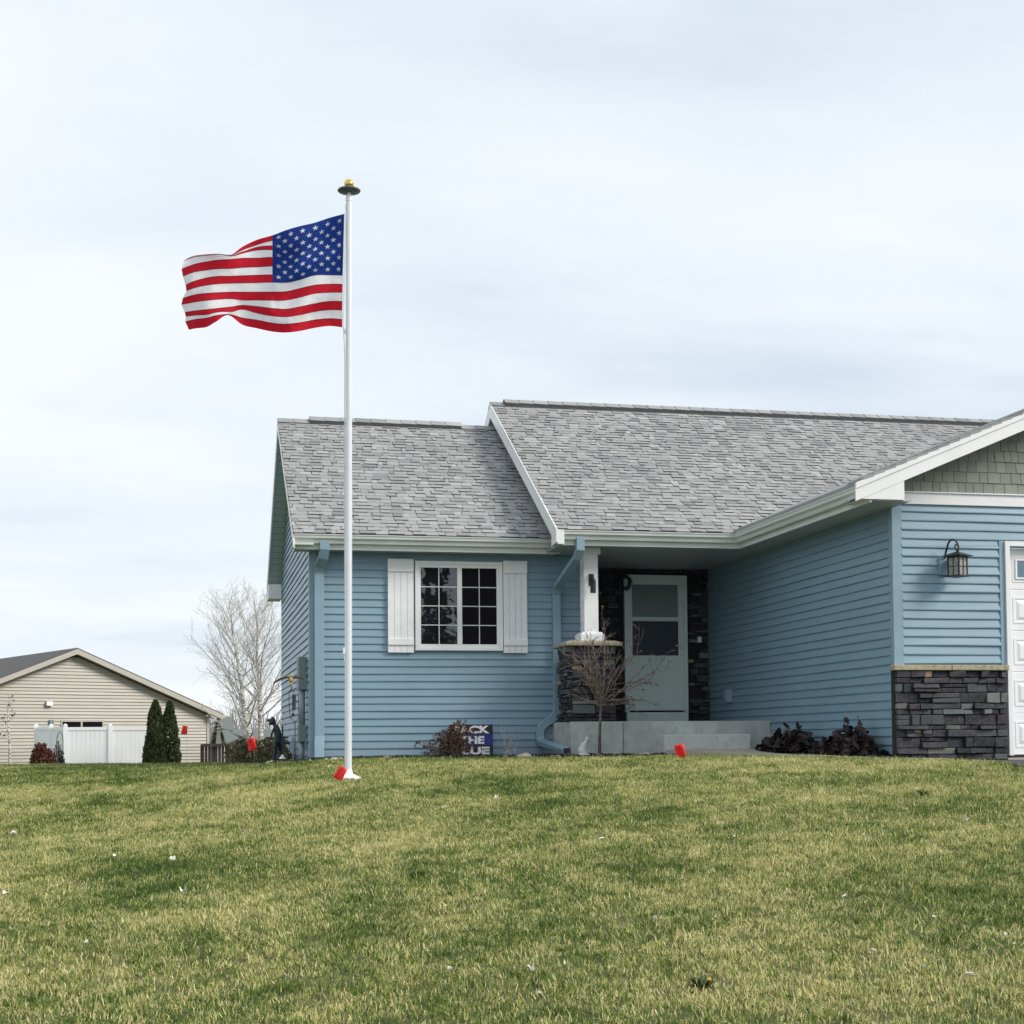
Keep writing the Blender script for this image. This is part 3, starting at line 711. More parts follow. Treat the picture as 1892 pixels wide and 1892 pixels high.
# ---- window with shutters
win = prt('window', M['white'], lambda m: (m.box(3.01, 4.235, YF-.068, YF-.0, 2.452, 2.50), m.box(3.01, 4.235, YF-.068, YF, 1.266, 1.312), m.box(3.01, 3.06, YF-.068, YF, 1.3121, 2.4519), m.box(4.185, 4.235, YF-.068, YF, 1.3121, 2.4519)), bevel=.005)
prt('sash', M['white'], lambda m: (m.box(3.0601, 4.1849, YF-.058, YF-.01, 2.408, 2.4518), m.box(3.0601, 4.1849, YF-.058, YF-.01, 1.3122, 1.354), m.box(3.0601, 3.089, YF-.058, YF-.01, 1.3541, 2.4079),
    m.box(4.151, 4.1849, YF-.058, YF-.01, 1.3541, 2.4079), m.box(3.595, 3.663, YF-.062, YF-.01, 1.3541, 2.4079)), win, bevel=.004)
prt('clear_pane', M['glass'], lambda m: m.box(3.089, 3.595, YF-.036, YF-.032, 1.354, 2.408), win)
prt('screened_pane', M['screen'], lambda m: m.box(3.663, 4.151, YF-.034, YF-.030, 1.354, 2.408), win)
for xa, xb, my in ((3.089, 3.595, YF-.046), (3.663, 4.151, YF-.044)):
    def mf(m):
        xm = (xa+xb)/2; m.box(xm-.0062, xm+.0062, my, my+.0055, 1.354, 2.408)
        for i in (1, 2, 3):
            zc = 1.354+i*(2.408-1.354)/4
            m.box(xa, xm-.0063, my, my+.0055, zc-.0062, zc+.0062); m.box(xm+.0063, xb, my, my+.0055, zc-.0062, zc+.0062)
    prt('muntins', M['gutter'], mf, win)
# blinds behind the clear pane are not visible through the reflection
for xa, xb in ((2.635, 2.988), (4.245, 4.583)):
    def sf(m):
        n = 4; wv = (xb-xa-.009)/n
        for i in range(n):
            a = xa+i*(wv+.003); m.box(a, a+wv, YF-.060, YF-.026, 1.236, 2.517)
        m.box(xa, xb-.0, YF-.0255, YF-.005, 1.238, 2.515)
        m.box(xa-.001, xb+.001, YF-.080, YF-.0605, 2.345, 2.519); m.box(xa-.001, xb+.001, YF-.080, YF-.0605, 1.34, 1.425)
    prt('shutter', M['wood_white'], sf, bevel=.002)

# ---- garage door
gd = prt('garage_door', M['white'], lambda m: [m.box(9.211, 14.19, YG+.06, YG+.10, -.195+i*.478+.0025, -.195+(i+1)*.478-.0025) for i in range(5)], bevel=.005)
def gframe(m):
    m.box(9.151, 9.2105, YG-.045, YG+.12, -.20, 2.262); m.box(14.19, 14.25, YG-.045, YG+.12, -.20, 2.262); m.box(9.2106, 14.1899, YG-.045, YG+.12, 2.205, 2.262)
prt('door_frame', M['white'], gframe, gd, bevel=.004)
for i in range(5):
    for j in range(8):
        xa = 9.211+.085+j*.6135; xb = xa+.50; za = -.195+i*.478+.085; zb = za+.305
        def pf(m):
            y = YG+.058
            m.box(xa, xb, y-.004, y+.001, za, za+.022); m.box(xa, xb, y-.004, y+.001, zb-.022, zb); m.box(xa, xa+.022, y-.004, y+.001, za+.0221, zb-.0221); m.box(xb-.022, xb, y-.004, y+.001, za+.0221, zb-.0221)
            if i < 4:
                g = .055; m.hexa([(xa+.04, y+.002, za+.04), (xb-.04, y+.002, za+.04), (xb-.04, y+.002, zb-.04), (xa+.04, y+.002, zb-.04)][::1]+[(xa+.04+g*.6, y-.012, za+.04+g*.6), (xb-.04-g*.6, y-.012, za+.04+g*.6), (xb-.04-g*.6, y-.012, zb-.04-g*.6), (xa+.04+g*.6, y-.012, zb-.04-g*.6)])
            else:
                m.box(xa+.035, xb-.035, y-.016, y-.004, za+.035, za+.055); m.box(xa+.035, xb-.035, y-.016, y-.004, zb-.055, zb-.035); m.box(xa+.035, xa+.055, y-.016, y-.004, za+.0551, zb-.0551); m.box(xb-.055, xb-.035, y-.016, y-.004, za+.0551, zb-.0551)
        pp = prt('raised_panel' if i < 4 else 'door_light', M['white'], pf, gd)
        if i == 4: prt('pane', M['gglass'], lambda m: m.box(xa+.055, xb-.055, YG+.046, YG+.052, za+.055, zb-.055), gd)
prt('bottom_seal', M['grout'], lambda m: m.box(9.22, 14.18, YG+.062, YG+.095, -.225, -.1935), gd)
prt('garage_slab', M['walk'], lambda m: m.box(9.12, 14.3, YG-.06, YG+.3, -.32, -.226))

# ---- downspouts
SP = [(-.038, -.026), (.038, -.026), (.038, .026), (-.038, .026)]
def dspout(path, nm, upv=(0, 1, 0), sc_=1.0):
    m_ = MB(); m_.sweep(path, [(a*sc_, b*sc_) for a, b in [(-.043, -.030), (.043, -.030), (.043, .030), (-.043, .030)]], upv=upv)
    o = m_.build(nm, M['bluetrim'], house, bevel=.006); return o
dspout([(1.748, YE+.06, 2.70), (1.748, YE+.065, 2.60), (1.735, YE+.12, 2.50), (1.705, YF-.10, 2.40), (1.700, YF-.060, 2.30), (1.697, YF-.058, 0.10), (1.690, YF-.085, .0), (1.688, YF-.12, -.19)], 'downspout', sc_=1.5)
def arc(c, r, a0, a1, n, yv):
    return [(c[0]+r*math.cos(R(a0+(a1-a0)*i/n)), yv, c[1]+r*math.sin(R(a0+(a1-a0)*i/n))) for i in range(n+1)]
pth = [(5.035, YM+.05, 2.70), (5.035, YM+.055, 2.54), (5.02, YM+.14, 2.44), (5.0, YF-.14, 2.16), (5.0, YF-.066, 2.06), (5.0, YF-.064, .46), (4.985, YF-.064, .39), (4.94, YF-.064, .33), (4.82, YF-.064, .26), (4.765, YF-.064, .21), (4.745, YF-.064, .14), (4.745, YF-.064, .07), (4.750, YF-.085, .02), (4.755, YF-.15, -.005), (4.79, 18.72, -.115)]
o = dspout(pth, 'downspout', sc_=1.28)
m_ = MB(); m_.box(4.745, 4.835, 18.708, 18.714, -.148, -.082); m_.build('downspout_mouth', M['black'], house)

# ------------------------------------------------------------------ wall fittings
# lantern by the garage door
lx, ly, lz = 8.46, YG-.20, 1.93
lan = thing('wall_lantern', 'black lantern with seeded glass and curled hook on blue siding beside the garage door', 'lantern', (lx, YG, lz))
ang = R(24)
def rotp(x, y): return (lx+x*math.cos(ang)-y*math.sin(ang), ly+x*math.sin(ang)+y*math.cos(ang))
def lbox(m, x0, x1, y0, y1, z0, z1, mi=0):
    q = [rotp(x0, y0), rotp(x1, y0), rotp(x1, y1), rotp(x0, y1)]
    m.hexa([(a, b, z0) for a, b in q]+[(a, b, z1) for a, b in q], mi)
hw = .080
m_ = MB()
lbox(m_, -hw-.018, hw+.018, -hw-.018, hw+.018, 1.822, 1.836); lbox(m_, -hw, hw, -hw, hw, 2.035, 2.05)
for sx_ in (-1, 1):
    for sy_ in (-1, 1): lbox(m_, sx_*hw-.008*(sx_ > 0)*2+(0), sx_*hw+.016*(sx_ < 0), sy_*hw-.016*(sy_ > 0), sy_*hw+.016*(sy_ < 0), 1.836, 2.035)
for s_ in (-1, 1):
    lbox(m_, -.003, .003, s_*hw-.003, s_*hw+.003, 1.836, 2.035); lbox(m_, s_*hw-.003, s_*hw+.003, -.003, .003, 1.836, 2.035)
    lbox(m_, -hw+.017, hw-.017, s_*hw-.0028, s_*hw+.0028, 1.933, 1.938); lbox(m_, s_*hw-.0028, s_*hw+.0028, -hw+.017, hw-.017, 1.933, 1.938)
m_.build('lantern_frame', M['black'], lan)
m_ = MB(); o_ = hw+.045; q = [rotp(-o_, -o_), rotp(o_, -o_), rotp(o_, o_), rotp(-o_, o_)]; q2 = [rotp(-.012, -.012), rotp(.012, -.012), rotp(.012, .012), rotp(-.012, .012)]
m_.hexa([(a, b, 2.050) for a, b in q]+[(a, b, 2.058) for a, b in q]); m_.hexa([(a, b, 2.0581) for a, b in q]+[(a, b, 2.108) for a, b in q2]); m_.build('lantern_roof', M['black'], lan)
m_ = MB()
for s_ in (-1, 1): lbox(m_, -hw+.014, hw-.014, s_*(hw-.009)-.002, s_*(hw-.009)+.002, 1.837, 2.034)
lbox(m_, -hw+.007, -hw+.011, -hw+.016, hw-.016, 1.837, 2.034); lbox(m_, hw-.011, hw-.007, -hw+.016, hw-.016, 1.837, 2.034)
m_.build('lantern_glass', M['lampglass'], lan)
m_ = MB(); pts = []
for i in range(15):
    a = math.pi*(1.0-i/14*1.25); pts.append((lx-.018+.052*math.cos(a)*-1*-1-.0, ly+.02-.02*i/14, 2.175+.085*math.sin(a)))
pts = [(lx-.075, YG-.05, 2.05), (lx-.075, YG-.08, 2.12)]
for i in range(13):
    a = math.pi*(1-i/12*1.12); pts.append((lx-.028+.050*math.cos(a), ly+.08*(1-i/12), 2.165+.085*math.sin(a)+.0))
pts += [(lx, ly, 2.105)]
m_.tube(pts, .011, 8)
sp_ = [(lx-.0, ly, 2.112), (lx-.022, ly, 2.135), (lx-.030, ly, 2.165), (lx-.018, ly, 2.190), (lx-.002, ly, 2.188), (lx+.002, ly, 2.172)]
m_.tube(sp_, .008, 8); m_.tube([(lx-.075, YG-.012, 2.05), (lx-.075, YG-.05, 2.05)], .008, 8); m_.build('lantern_hook', M['black'], lan, smooth=True)
m_ = MB(); m_.box(lx-.135, lx-.015, YG-.036, YG-.014, 1.86, 2.06); m_.build('mounting_block', M['bluetrim'], lan, bevel=.004)
# pillar light
sc_ = thing('pillar_light', 'black downward spotlight mounted on the white porch column', 'wall light', (5.29, 19.25, 2.1))
m_ = MB(); m_.tube([(5.262, 19.215, 2.252), (5.268, 19.20, 2.235), (5.285, 19.17, 2.20), (5.300, 19.15, 2.16), (5.305, 19.145, 2.12)], [.016, .021, .023, .024, .022], 10); m_.build('light_arm', M['black'], sc_, smooth=True)
m_ = MB(); m_.tube([(5.288, 19.15, 2.135), (5.287, 19.15, 1.995)], [.038, .038], 14); m_.build('light_head', M['black'], sc_, bevel=.004)
m_ = MB(); m_.box(5.255, 5.325, 19.236, 19.2495, 2.10, 2.26); m_.build('light_plate', M['black'], sc_, bevel=.004)
# wreath
wr = thing('wreath', 'small dark purple wreath hung at the upper left corner of the front door frame', 'wreath', (6.41, YD-.1, 2.4))
m_ = MB(); rr = random.Random(3); m_.tube([(6.41+.085*math.cos(a*.3142), YD-.11, 2.40+.095*math.sin(a*.3142)) for a in range(21)], .02, 8); m_.build('wreath_ring', M['dkshrub'], wr)
m_ = MB()
for i in range(420):
    a = rr.uniform(0, 6.283); r_ = .09+rr.gauss(0, .018); c = Vector((6.41+r_*math.cos(a), YD-.115+rr.gauss(0, .016), 2.40+r_*1.08*math.sin(a)))
    d1 = Vector((rr.gauss(0,1), rr.gauss(0,1), rr.gauss(0,1))).normalized()*.017; d2 = Vector((rr.gauss(0,1), rr.gauss(0,1), rr.gauss(0,1))).normalized()*.009
    m_.face([c-d1, c+d2, c+d1, c-d2])
wm = leafm('purple wreath sprigs', [(0, (.025, .025, .06)), (.8, (.06, .06, .12)), (1, (.25, .26, .36))]); m_.build('wreath_sprigs', wm, wr)
# electrical boxes on the side wall
eb = thing('utility_box', 'tall grey electrical service box and conduit on the left side wall of the blue house', 'utility box', (1.5, 20.6, -.2))
m_ = MB(); m_.box(1.452, XL-.014, 20.50, 20.86, .75, 1.20); m_.build('service_panel', M['greybox'], eb, bevel=.005)
m_ = MB(); m_.tube([(1.505, 20.60, .75), (1.505, 20.60, .27)], .045, 14); m_.build('upper_conduit', M['greypipe'], eb, smooth=True)
m_ = MB(); m_.box(1.452, XL-.014, 20.50, 20.74, .03, .268); m_.build('meter_box', M['greybox'], eb, bevel=.005)
m_ = MB(); m_.tube([(1.50, 20.60, .03), (1.50, 20.60, -.26)], .04, 14); m_.build('lower_conduit', M['greypipe'], eb, smooth=True)
m_ = MB(); m_.box(1.535, XL-.014, 20.48, 20.50, -.06, .03); m_.tube([(1.555, 20.47, .03), (1.56, 20.47, -.04)], .014, 8); m_.build('cable_clamp', M['greybox'], eb)
# ------------------------------------------------------------------ flagpole and flag
PT = 15.6
pb = at(643.5, 1438, t=PT); pt_ = at(645, 362, t=PT)
def pp(s): return pb+(pt_-pb)*s
pole = thing('flagpole', 'tall white metal flagpole with gold ball top standing on the lawn', 'flagpole', tuple(pb))
m_ = MB(); Hp = (pt_-pb).length
def seg_(m, s0, s1, r_a, r_b): m.tube([pp(s0+(s1-s0)*i/12) for i in range(13)], [r_a+(r_b-r_a)*i/12 for i in range(13)], 24, cap=False)
seg_(m_, -.02, .27, .0385, .0385); seg_(m_, .27, .52, .0375, .0375); seg_(m_, .52, .77, .036, .035); seg_(m_, .77, 1.0, .0335, .0325)
m_.build('pole_shaft', M['chrome'], pole, smooth=True)
m_ = MB(); m_.lathe([(.036, -.06), (.036, -.02), (.022, .0), (.022, .035)], pt_, 20); m_.build('pole_cap', M['chrome'], pole, smooth=False, bevel=.002)
m_ = MB(); m_.lathe([(.02, .030), (.115, .046), (.124, .055), (.118, .066), (.03, .078)], pt_, 32); m_.build('truck_disc', M['verdigris'], pole, smooth=True)
m_ = MB(); m_.ball(pt_+Vector((0, 0, .128)), .052, 24, 16); m_.tube([pt_+Vector((0,0,.07)), pt_+Vector((0,0,.09))], .015, 10); m_.build('gold_ball', M['gold'], pole, smooth=True)
m_ = MB(); gb = gz(pb.x, pb.y)
m_.lathe([(.14, gb-.02-pb.z), (.145, gb+.018-pb.z), (.10, gb+.035-pb.z), (.045, gb+.065-pb.z), (.041, gb+.11-pb.z)], (pb.x, pb.y, pb.z), 28); m_.build('base_collar', M['white'], pole, smooth=True)
hx = pp(.97)-r0*.045
m_ = MB(); tl = at(637, 395, t=PT-.01); bl = at(632.5, 605, t=PT-.01); m_.tube([pp(.985)-r0*.036, tl+r0*.012, at(634.5, 500, t=PT-.01)+r0*.014, bl+r0*.012, at(637, 660, t=PT), pp(.5)-r0*.046, at(638.5, 1190, t=PT)-r0*.004], .0045, 6)
m_.build('halyard', M['white'], pole)
m_ = MB(); c = at(637.5, 1203, t=PT-.01); m_.box(c.x-.022, c.x+.02, c.y-.02, c.y+.02, c.z-.035, c.z+.035); m_.box(c.x-.012, c.x+.02, c.y-.012, c.y+.012, c.z-.11, c.z-.035); m_.build('cleat', M['white'], pole, bevel=.004)
m_ = MB(); c = at(636, 611, t=PT-.01); m_.tube([c+r0*-.004+Z*.03, c+r0*.012-Z*.03], .009, 8); m_.build('snap_hook', M['white'], pole)

# flag: columns of stripe-edge heights (crop pixels -> photo pixels)
cols = [
 (0.0, [1590,1588,1586,1584,1582,1580,1578,1576,1575,1574,1573,1572,1572,1572], [402,478,556,634,712,790,866,941,1018,1090,1168,1245,1325,1395], 0),
 (.09, [1460]*14, [437,510,584,655,727,797,868,938,1017,1090,1166,1243,1318,1383], .03),
 (.17, [1330]*14, [480,550,619,684,748,812,876,939,1026,1100,1186,1257,1330,1400], .00),
 (.25, [1200]*14, [510,583,655,723,790,856,920,978,1055,1135,1215,1285,1352,1427], -.05),
 (.33, [1080]*14, [545,614,682,748,813,878,943,1003,1080,1158,1236,1305,1365,1440], -.03),
 (.40, [962]*14, [590,637,680,720,783,862,935,1003,1085,1160,1228,1296,1356,1432], .03),
 (.49, [830]*14, [628,672,695,722,790,868,938,1005,1086,1158,1212,1272,1330,1404], .09),
 (.58, [700]*14, [690,722,735,748,790,873,943,1008,1086,1156,1200,1238,1312,1372], .06),
 (.66, [600,600,600,600,600,600,600,600,600,600,600,600,590,575], [760,764,768,772,800,880,946,1010,1086,1146,1216,1258,1280,1288], -.02),
 (.74, [490,490,490,490,490,490,490,490,490,490,490,490,480,470], [757,756,756,757,806,884,948,1014,1090,1150,1228,1262,1290,1345], -.07),
 (.82, [390,390,390,390,390,390,390,390,390,390,390,390,390,385], [762,760,764,768,820,895,962,1028,1097,1160,1238,1282,1312,1392], -.05),
 (.91, [290,290,285,282,282,282,282,282,280,280,280,285,285,290], [772,770,776,782,843,912,990,1050,1110,1175,1250,1290,1325,1404], .02),
 (1.0, [225,215,200,182,167,180,203,210,178,166,195,205,200,232], [800,798,806,815,885,950,1025,1078,1140,1195,1262,1300,1345,1416], .08),
]
def catmull(p0, p1, p2, p3, t_): return .5*((2*p1)+(-p0+p2)*t_+(2*p0-5*p1+4*p2-p3)*t_*t_+(-p0+3*p1-3*p2+p3)*t_**3)
def flag_pt(u, v):     # u 0..1 fly, v 0..13
    j = min(12, int(v)); fv = v-j; i = 0
    while i < len(cols)-2 and cols[i+1][0] < u: i += 1
    tt = (u-cols[i][0])/(cols[i+1][0]-cols[i][0])
    def col(k):
        k = max(0, min(len(cols)-1, k)); c_ = cols[k]
        fold = 0
        if u > .5 and v < 3: fold = (3-v)*.07*min(1, (u-.5)*5)
        return Vector((c_[1][j]+(c_[1][j+1]-c_[1][j])*fv, c_[2][j]+(c_[2][j+1]-c_[2][j])*fv, c_[3]))
    q = catmull(col(i-1), col(i), col(i+1), col(i+2), tt)
    fold = (3-v)*.07*min(1, (u-.5)*4) if (u > .5 and v < 3) else 0
    dep = q.z+.035*math.sin(u*15+v*.45)*min(1, u*4)+.018*math.sin(u*31-v*.9)*min(1, u*4)+fold
    if u < .4: dep += .03*math.sin((v-u*10)*1.4)*min(1, u*8)
    return at(300+q.x/4.73, 310+q.y/4.73, t=PT-.02+dep)
NU, NS = 90, 4
m_ = MB(); NVv = 13*NS
grid = [[flag_pt(i/NU, j/NS) for i in range(NU+1)] for j in range(NVv+1)]
pts = [p_ for r_ in grid for p_ in r_]
for j in range(NVv):
    st = j//NS
    for i in range(NU):
        u = (i+.5)/NU; mi = 2 if (u < .4 and st < 7) else (0 if st % 2 == 0 else 1)
        m_.f.append((j*(NU+1)+i, j*(NU+1)+i+1, (j+1)*(NU+1)+i+1, (j+1)*(NU+1)+i)); m_.m.append(mi)
m_.v = [tuple(p_) for p_ in pts]
def cloth(name, c):
    k = NT(name); k.color(k.ramp(k.noise(14, 4), [(.3, tuple(x*.9 for x in c)), (.7, c)])); k.rough(.75); k.b.inputs['Specular IOR Level'].default_value = .2
    k.bump(k.noise(7, 5, .65, dist=.8), .55, .03)
    tr = k.N('ShaderNodeBsdfTranslucent'); tr.inputs[0].default_value = (*c, 1); ms = k.N('ShaderNodeMixShader'); ms.inputs[0].default_value = .42
    o_ = [n for n in k.t.nodes if n.type == 'OUTPUT_MATERIAL'][0]; k.L(k.b.outputs[0], ms.inputs[1]); k.L(tr.outputs[0], ms.inputs[2]); k.L(ms.outputs[0], o_.inputs[0]); return k.m
fm = [cloth('red flag cloth', (.60, .012, .03)), cloth('white flag cloth', (.93, .93, .97)), cloth('blue flag cloth', (.012, .045, .26)), cloth('flag stars', (.85, .87, .92))]
fl = m_.build('flag', fm, None)
fl.data.polygons.foreach_set('use_smooth', [True]*len(fl.data.polygons))
tag(fl, 'red, white and blue striped flag with fifty stars blowing left from the pole', 'flag')
# stars & seams as part meshes on the cloth
fl_n = []
m_ = MB()
def surf(u, v):
    p_ = flag_pt(u, v); a = flag_pt(u+.004, v)-p_; b = flag_pt(u, v+.04)-p_; n_ = a.cross(b).normalized()
    if n_.dot(fw) > 0: n_ = -n_
    return p_, n_
for r_ in range(9):
    nst = 6 if r_ % 2 == 0 else 5
    for c_ in range(nst):
        v0 = .7*(r_+1); u0 = .4/12*(1+2*c_ if r_ % 2 == 0 else 2+2*c_)
        P_ = []
        for k_ in range(10):
            a = math.pi/2+k_*math.pi/5; rad = .031 if k_ % 2 == 0 else .0125
            q, n_ = surf(max(.003, u0-rad*math.cos(a)/1.83*1.0), max(.05, v0-rad*math.sin(a)/1.22*13*1.0)); P_.append(q+n_*.006)
        q, n_ = surf(u0, v0); P_.append(q+n_*.006)
        m_.faces(P_, [(10, i, (i+1) % 10) for i in range(10)])
so_ = m_.build('stars', fm[3], fl)
m_ = MB()
for j in range(1, 13):
    us = [i/NU for i in range(0 if j >= 7 else int(.4*NU), NU)]
    path = []
    for u in us:
        q, n_ = surf(u, j); path.append((q+n_*.003, n_))
    for a, b in zip(path[:-1], path[1:]):
        m_.face([a[0]+Z*.0022, b[0]+Z*.0022, b[0]-Z*.0022, a[0]-Z*.0022])
m_.build('stripe_seams', cloth('seam thread', (.10, .01, .06)), fl)
m_ = MB(); hem = [flag_pt(0, v/2) for v in range(27)]
for a, b in zip(hem[:-1], hem[1:]): m_.prism([a+r0*.0, a+r0*.022, b+r0*.022, b], fw*-.004)
m_.build('header_band', M['white'], fl)

# ------------------------------------------------------------------ yard objects
def marker(px, py, t, wpx, hpx, tilt, label, curl=.02):
    c = at(px, py, t=t); g = gz(c.x, c.y); th = thing('marker_flag', label, 'marker flag', (c.x, c.y, g), 'red utility marker flags stuck in the lawn')
    W = wpx/F*t; H = hpx/F*t; ca, sa = math.cos(R(tilt)), math.sin(R(tilt)); m1 = MB(); n = 6; gr = []
    for j in range(n+1):
        for i in range(n+1):
            a = (i/n-.5)*W; b = (j/n-.5)*H; x_ = a*ca-b*sa; z_ = a*sa+b*ca
            gr.append(c+r0*x_+Z*z_+f0*(curl*math.sin(i/n*4+j/n*2)+.006*math.sin(i/n*9-j/n*5)))
    m1.faces(gr, [(j*(n+1)+i, j*(n+1)+i+1, (j+1)*(n+1)+i+1, (j+1)*(n+1)+i) for j in range(n) for i in range(n)])
    o = m1.build('flag_sheet', M['red'], th, smooth=True)
    s_ = o.modifiers.new('thickness', 'SOLIDIFY'); s_.thickness = .001
    e_ = c+r0*(W*.45*ca)+Z*(W*.45*sa); top = e_+Z*H*.45+r0*(-H*.4*sa)
    m2 = MB(); m2.tube([top, e_, Vector((c.x+W*.2, c.y, g-.04))], .0009, 5); m2.build('wire_stake', M['wire'], th)
    return th
marker(629, 1429, 15.3, 17, 25, -28, 'red marker flag leaning beside the flagpole base')
marker(1257, 1389, 16.6, 17, 27, 12, 'red marker flag in the lawn edge in front of the porch step')
marker(465, 1375, 18.8, 15, 23, 12, 'red marker flag in front of the brown shrubs left of the blue house')
marker(341, 1349, 21.0, 11, 16, -8, 'small red marker flag beside the columnar evergreens near the beige house')

def rock(px, py, t, sx_, sy_, sz_, label, seed, dz=0):
    c = at(px, py, t=t); z_ = gz(c.x, c.y); bm = bmesh.new(); bmesh.ops.create_icosphere(bm, subdivisions=3, radius=1)
    for v in bm.verts:
        n_ = noise.noise(v.co*1.3+Vector((seed*3, 0, 0)))*.35+noise.noise(v.co*3.1+Vector((seed, 0, 0)))*.14
        v.co *= 1+n_; v.co.x *= sx_; v.co.y *= sy_; v.co.z *= sz_
    me = bpy.data.meshes.new('rock'); bm.to_mesh(me); bm.free(); me.materials.append(M['rock']); o = bpy.data.objects.new('rock', me); COL.objects.link(o)
    o.location = (c.x, c.y, z_+sz_*.45+dz); tag(o, label, 'rock', 'pale landscape rocks in the beds'); ORG[o.name] = o.location.copy()
rock(970, 1390, 19.3, .10, .07, .055, 'tan rock at the bed edge just left of the downspout mouth', 1)
rock(1196, 1391, 18.9, .065, .05, .045, 'pale greenish rock in the mulch between young tree and porch step', 2)
rock(1508, 1388, 18.3, .065, .06, .06, 'pale rock between the two blackened plants', 3)
rock(622, 1399, 19.6, .11, .06, .035, 'long pale flat rock at the house wall behind the flagpole', 4)
rock(500, 1401, 19.9, .07, .06, .04, 'pale rock under the dark garden figure', 5)
rock(574, 1400, 19.8, .06, .05, .03, 'small grey rock at the foot of the corner downspout', 6)
rock(1545, 1352, 0, .01, .01, .01, '', 7) if False else None

# yard sign
sg = thing('yard_sign', 'black and blue yard sign with bold white letters behind the dried hydrangea', 'sign', (3.73, 19.8, -.2))
SX0, SX1, SZ0, SZ1 = 3.43, 4.03, -.175, .245
m_ = MB(); m_.box(SX0, SX1, 19.80, 19.806, SZ0, SZ1); m_.build('sign_panel', simple('black sign print', (.006, .006, .012), .4), sg)
m_ = MB(); m_.box(SX0+.001, SX1-.001, 19.797, 19.7998, -.035, .112); m_.build('blue_band', simple('blue sign print', (.006, .022, .19), .4), sg)
wm_ = simple('white sign lettering', (.75, .76, .80), .4)
def text(s_, x, z_, size, wtarget):
    cu = bpy.data.curves.new('lettering', 'FONT'); cu.body = s_; cu.size = size; cu.offset = .0075; cu.extrude = .0006; cu.align_x = 'CENTER'
    to = bpy.data.objects.new('tmp_text', cu); COL.objects.link(to); bpy.context.view_layer.update()
    dg = bpy.context.evaluated_depsgraph_get(); me = bpy.data.meshes.new_from_object(to.evaluated_get(dg)); bpy.data.objects.remove(to)
    me.materials.clear(); me.materials.append(wm_)
    xs = [v.co.x for v in me.vertices]; ys = [v.co.y for v in me.vertices]; k_ = wtarget/(max(xs)-min(xs)); kz = .105/(max(ys)-min(ys)); cx_ = (max(xs)+min(xs))/2; y0_ = min(ys)
    og = ORG[sg.name]
    for v in me.vertices:
        a, b, c_ = v.co; v.co = (x+(a-cx_)*k_-og.x, 19.7955-c_-og.y, z_+(b-y0_)*kz-og.z)
    o = bpy.data.objects.new('lettering', me); COL.objects.link(o); o.parent = sg; ORG[o.name] = og
text('BACK', 3.73, .124, .15, .51); text('THE', 3.74, -.018, .15, .34); text('BLUE', 3.73, -.162, .15, .51)
for xs_ in (3.55, 3.91):
    m_ = MB(); m_.tube([(xs_, 19.812, -.35), (xs_, 19.812, .1)], .004, 6); m_.build('sign_stake', M['wire'], sg)

# ---- vegetation helpers
def leafquad(mb, c, L_, W_, rr, m=0, d=None):
    d = d or Vector((rr.gauss(0,1), rr.gauss(0,1), rr.gauss(0,1))).normalized(); s_ = d.orthogonal().normalized()
    s_ = Matrix.Rotation(rr.uniform(0, 6.28), 3, d) @ s_; n_ = d.cross(s_)
    mb.faces([c-d*L_*.5, c+s_*W_*.5+n_*L_*.08, c+d*L_*.5, c-s_*W_*.5+n_*L_*.08], [(0,1,2,3)], m)
def branch(mb, p, d, length, rad, depth, rr, cfg, tips):
    n = cfg.get('seg', 5); pts = [p.copy()]; rad_l = [rad]; dd = d.copy(); q = p.copy()
    endr = rad*cfg.get('taper', .45)
    for i in range(n):
        dd = (dd+Vector((rr.gauss(0, 1), rr.gauss(0, 1), rr.gauss(0, 1)))*cfg.get('wob', .09)+Z*cfg.get('upb', .05)).normalized()
        q = q+dd*length/n; pts.append(q.copy()); rad_l.append(rad+(endr-rad)*(i+1)/n)
    mb.tube(pts, rad_l, cfg['segs'][min(depth, len(cfg['segs'])-1)], 1 if rad < cfg.get('mrad', 0) else 0, cap=False)
    tips.append((q.copy(), dd.copy(), depth))
    if depth >= cfg['maxd']: return
    k = cfg['kids'][depth]
    for c_ in range(k):
        f = cfg.get('start', .25)+(1-cfg.get('start', .25))*(c_+rr.random())/k; i = min(n-1, int(f*n)); base = pts[i].lerp(pts[i+1], f*n-i)
        dl = (pts[i+1]-pts[i]).normalized(); ax = dl.orthogonal().normalized(); ax = Matrix.Rotation(rr.uniform(0, 6.283), 3, dl) @ ax
        a = R(rr.uniform(*cfg['ang'])); nd = (dl*math.cos(a)+ax*math.sin(a)).normalized()
        r_here = rad+(endr-rad)*f
        branch(mb, base, nd, length*cfg['ratio'][depth]*rr.uniform(.7, 1.15)*(1.1-.45*f), max(cfg['minr'], r_here*cfg.get('rr', .5)), depth+1, rr, cfg, tips)

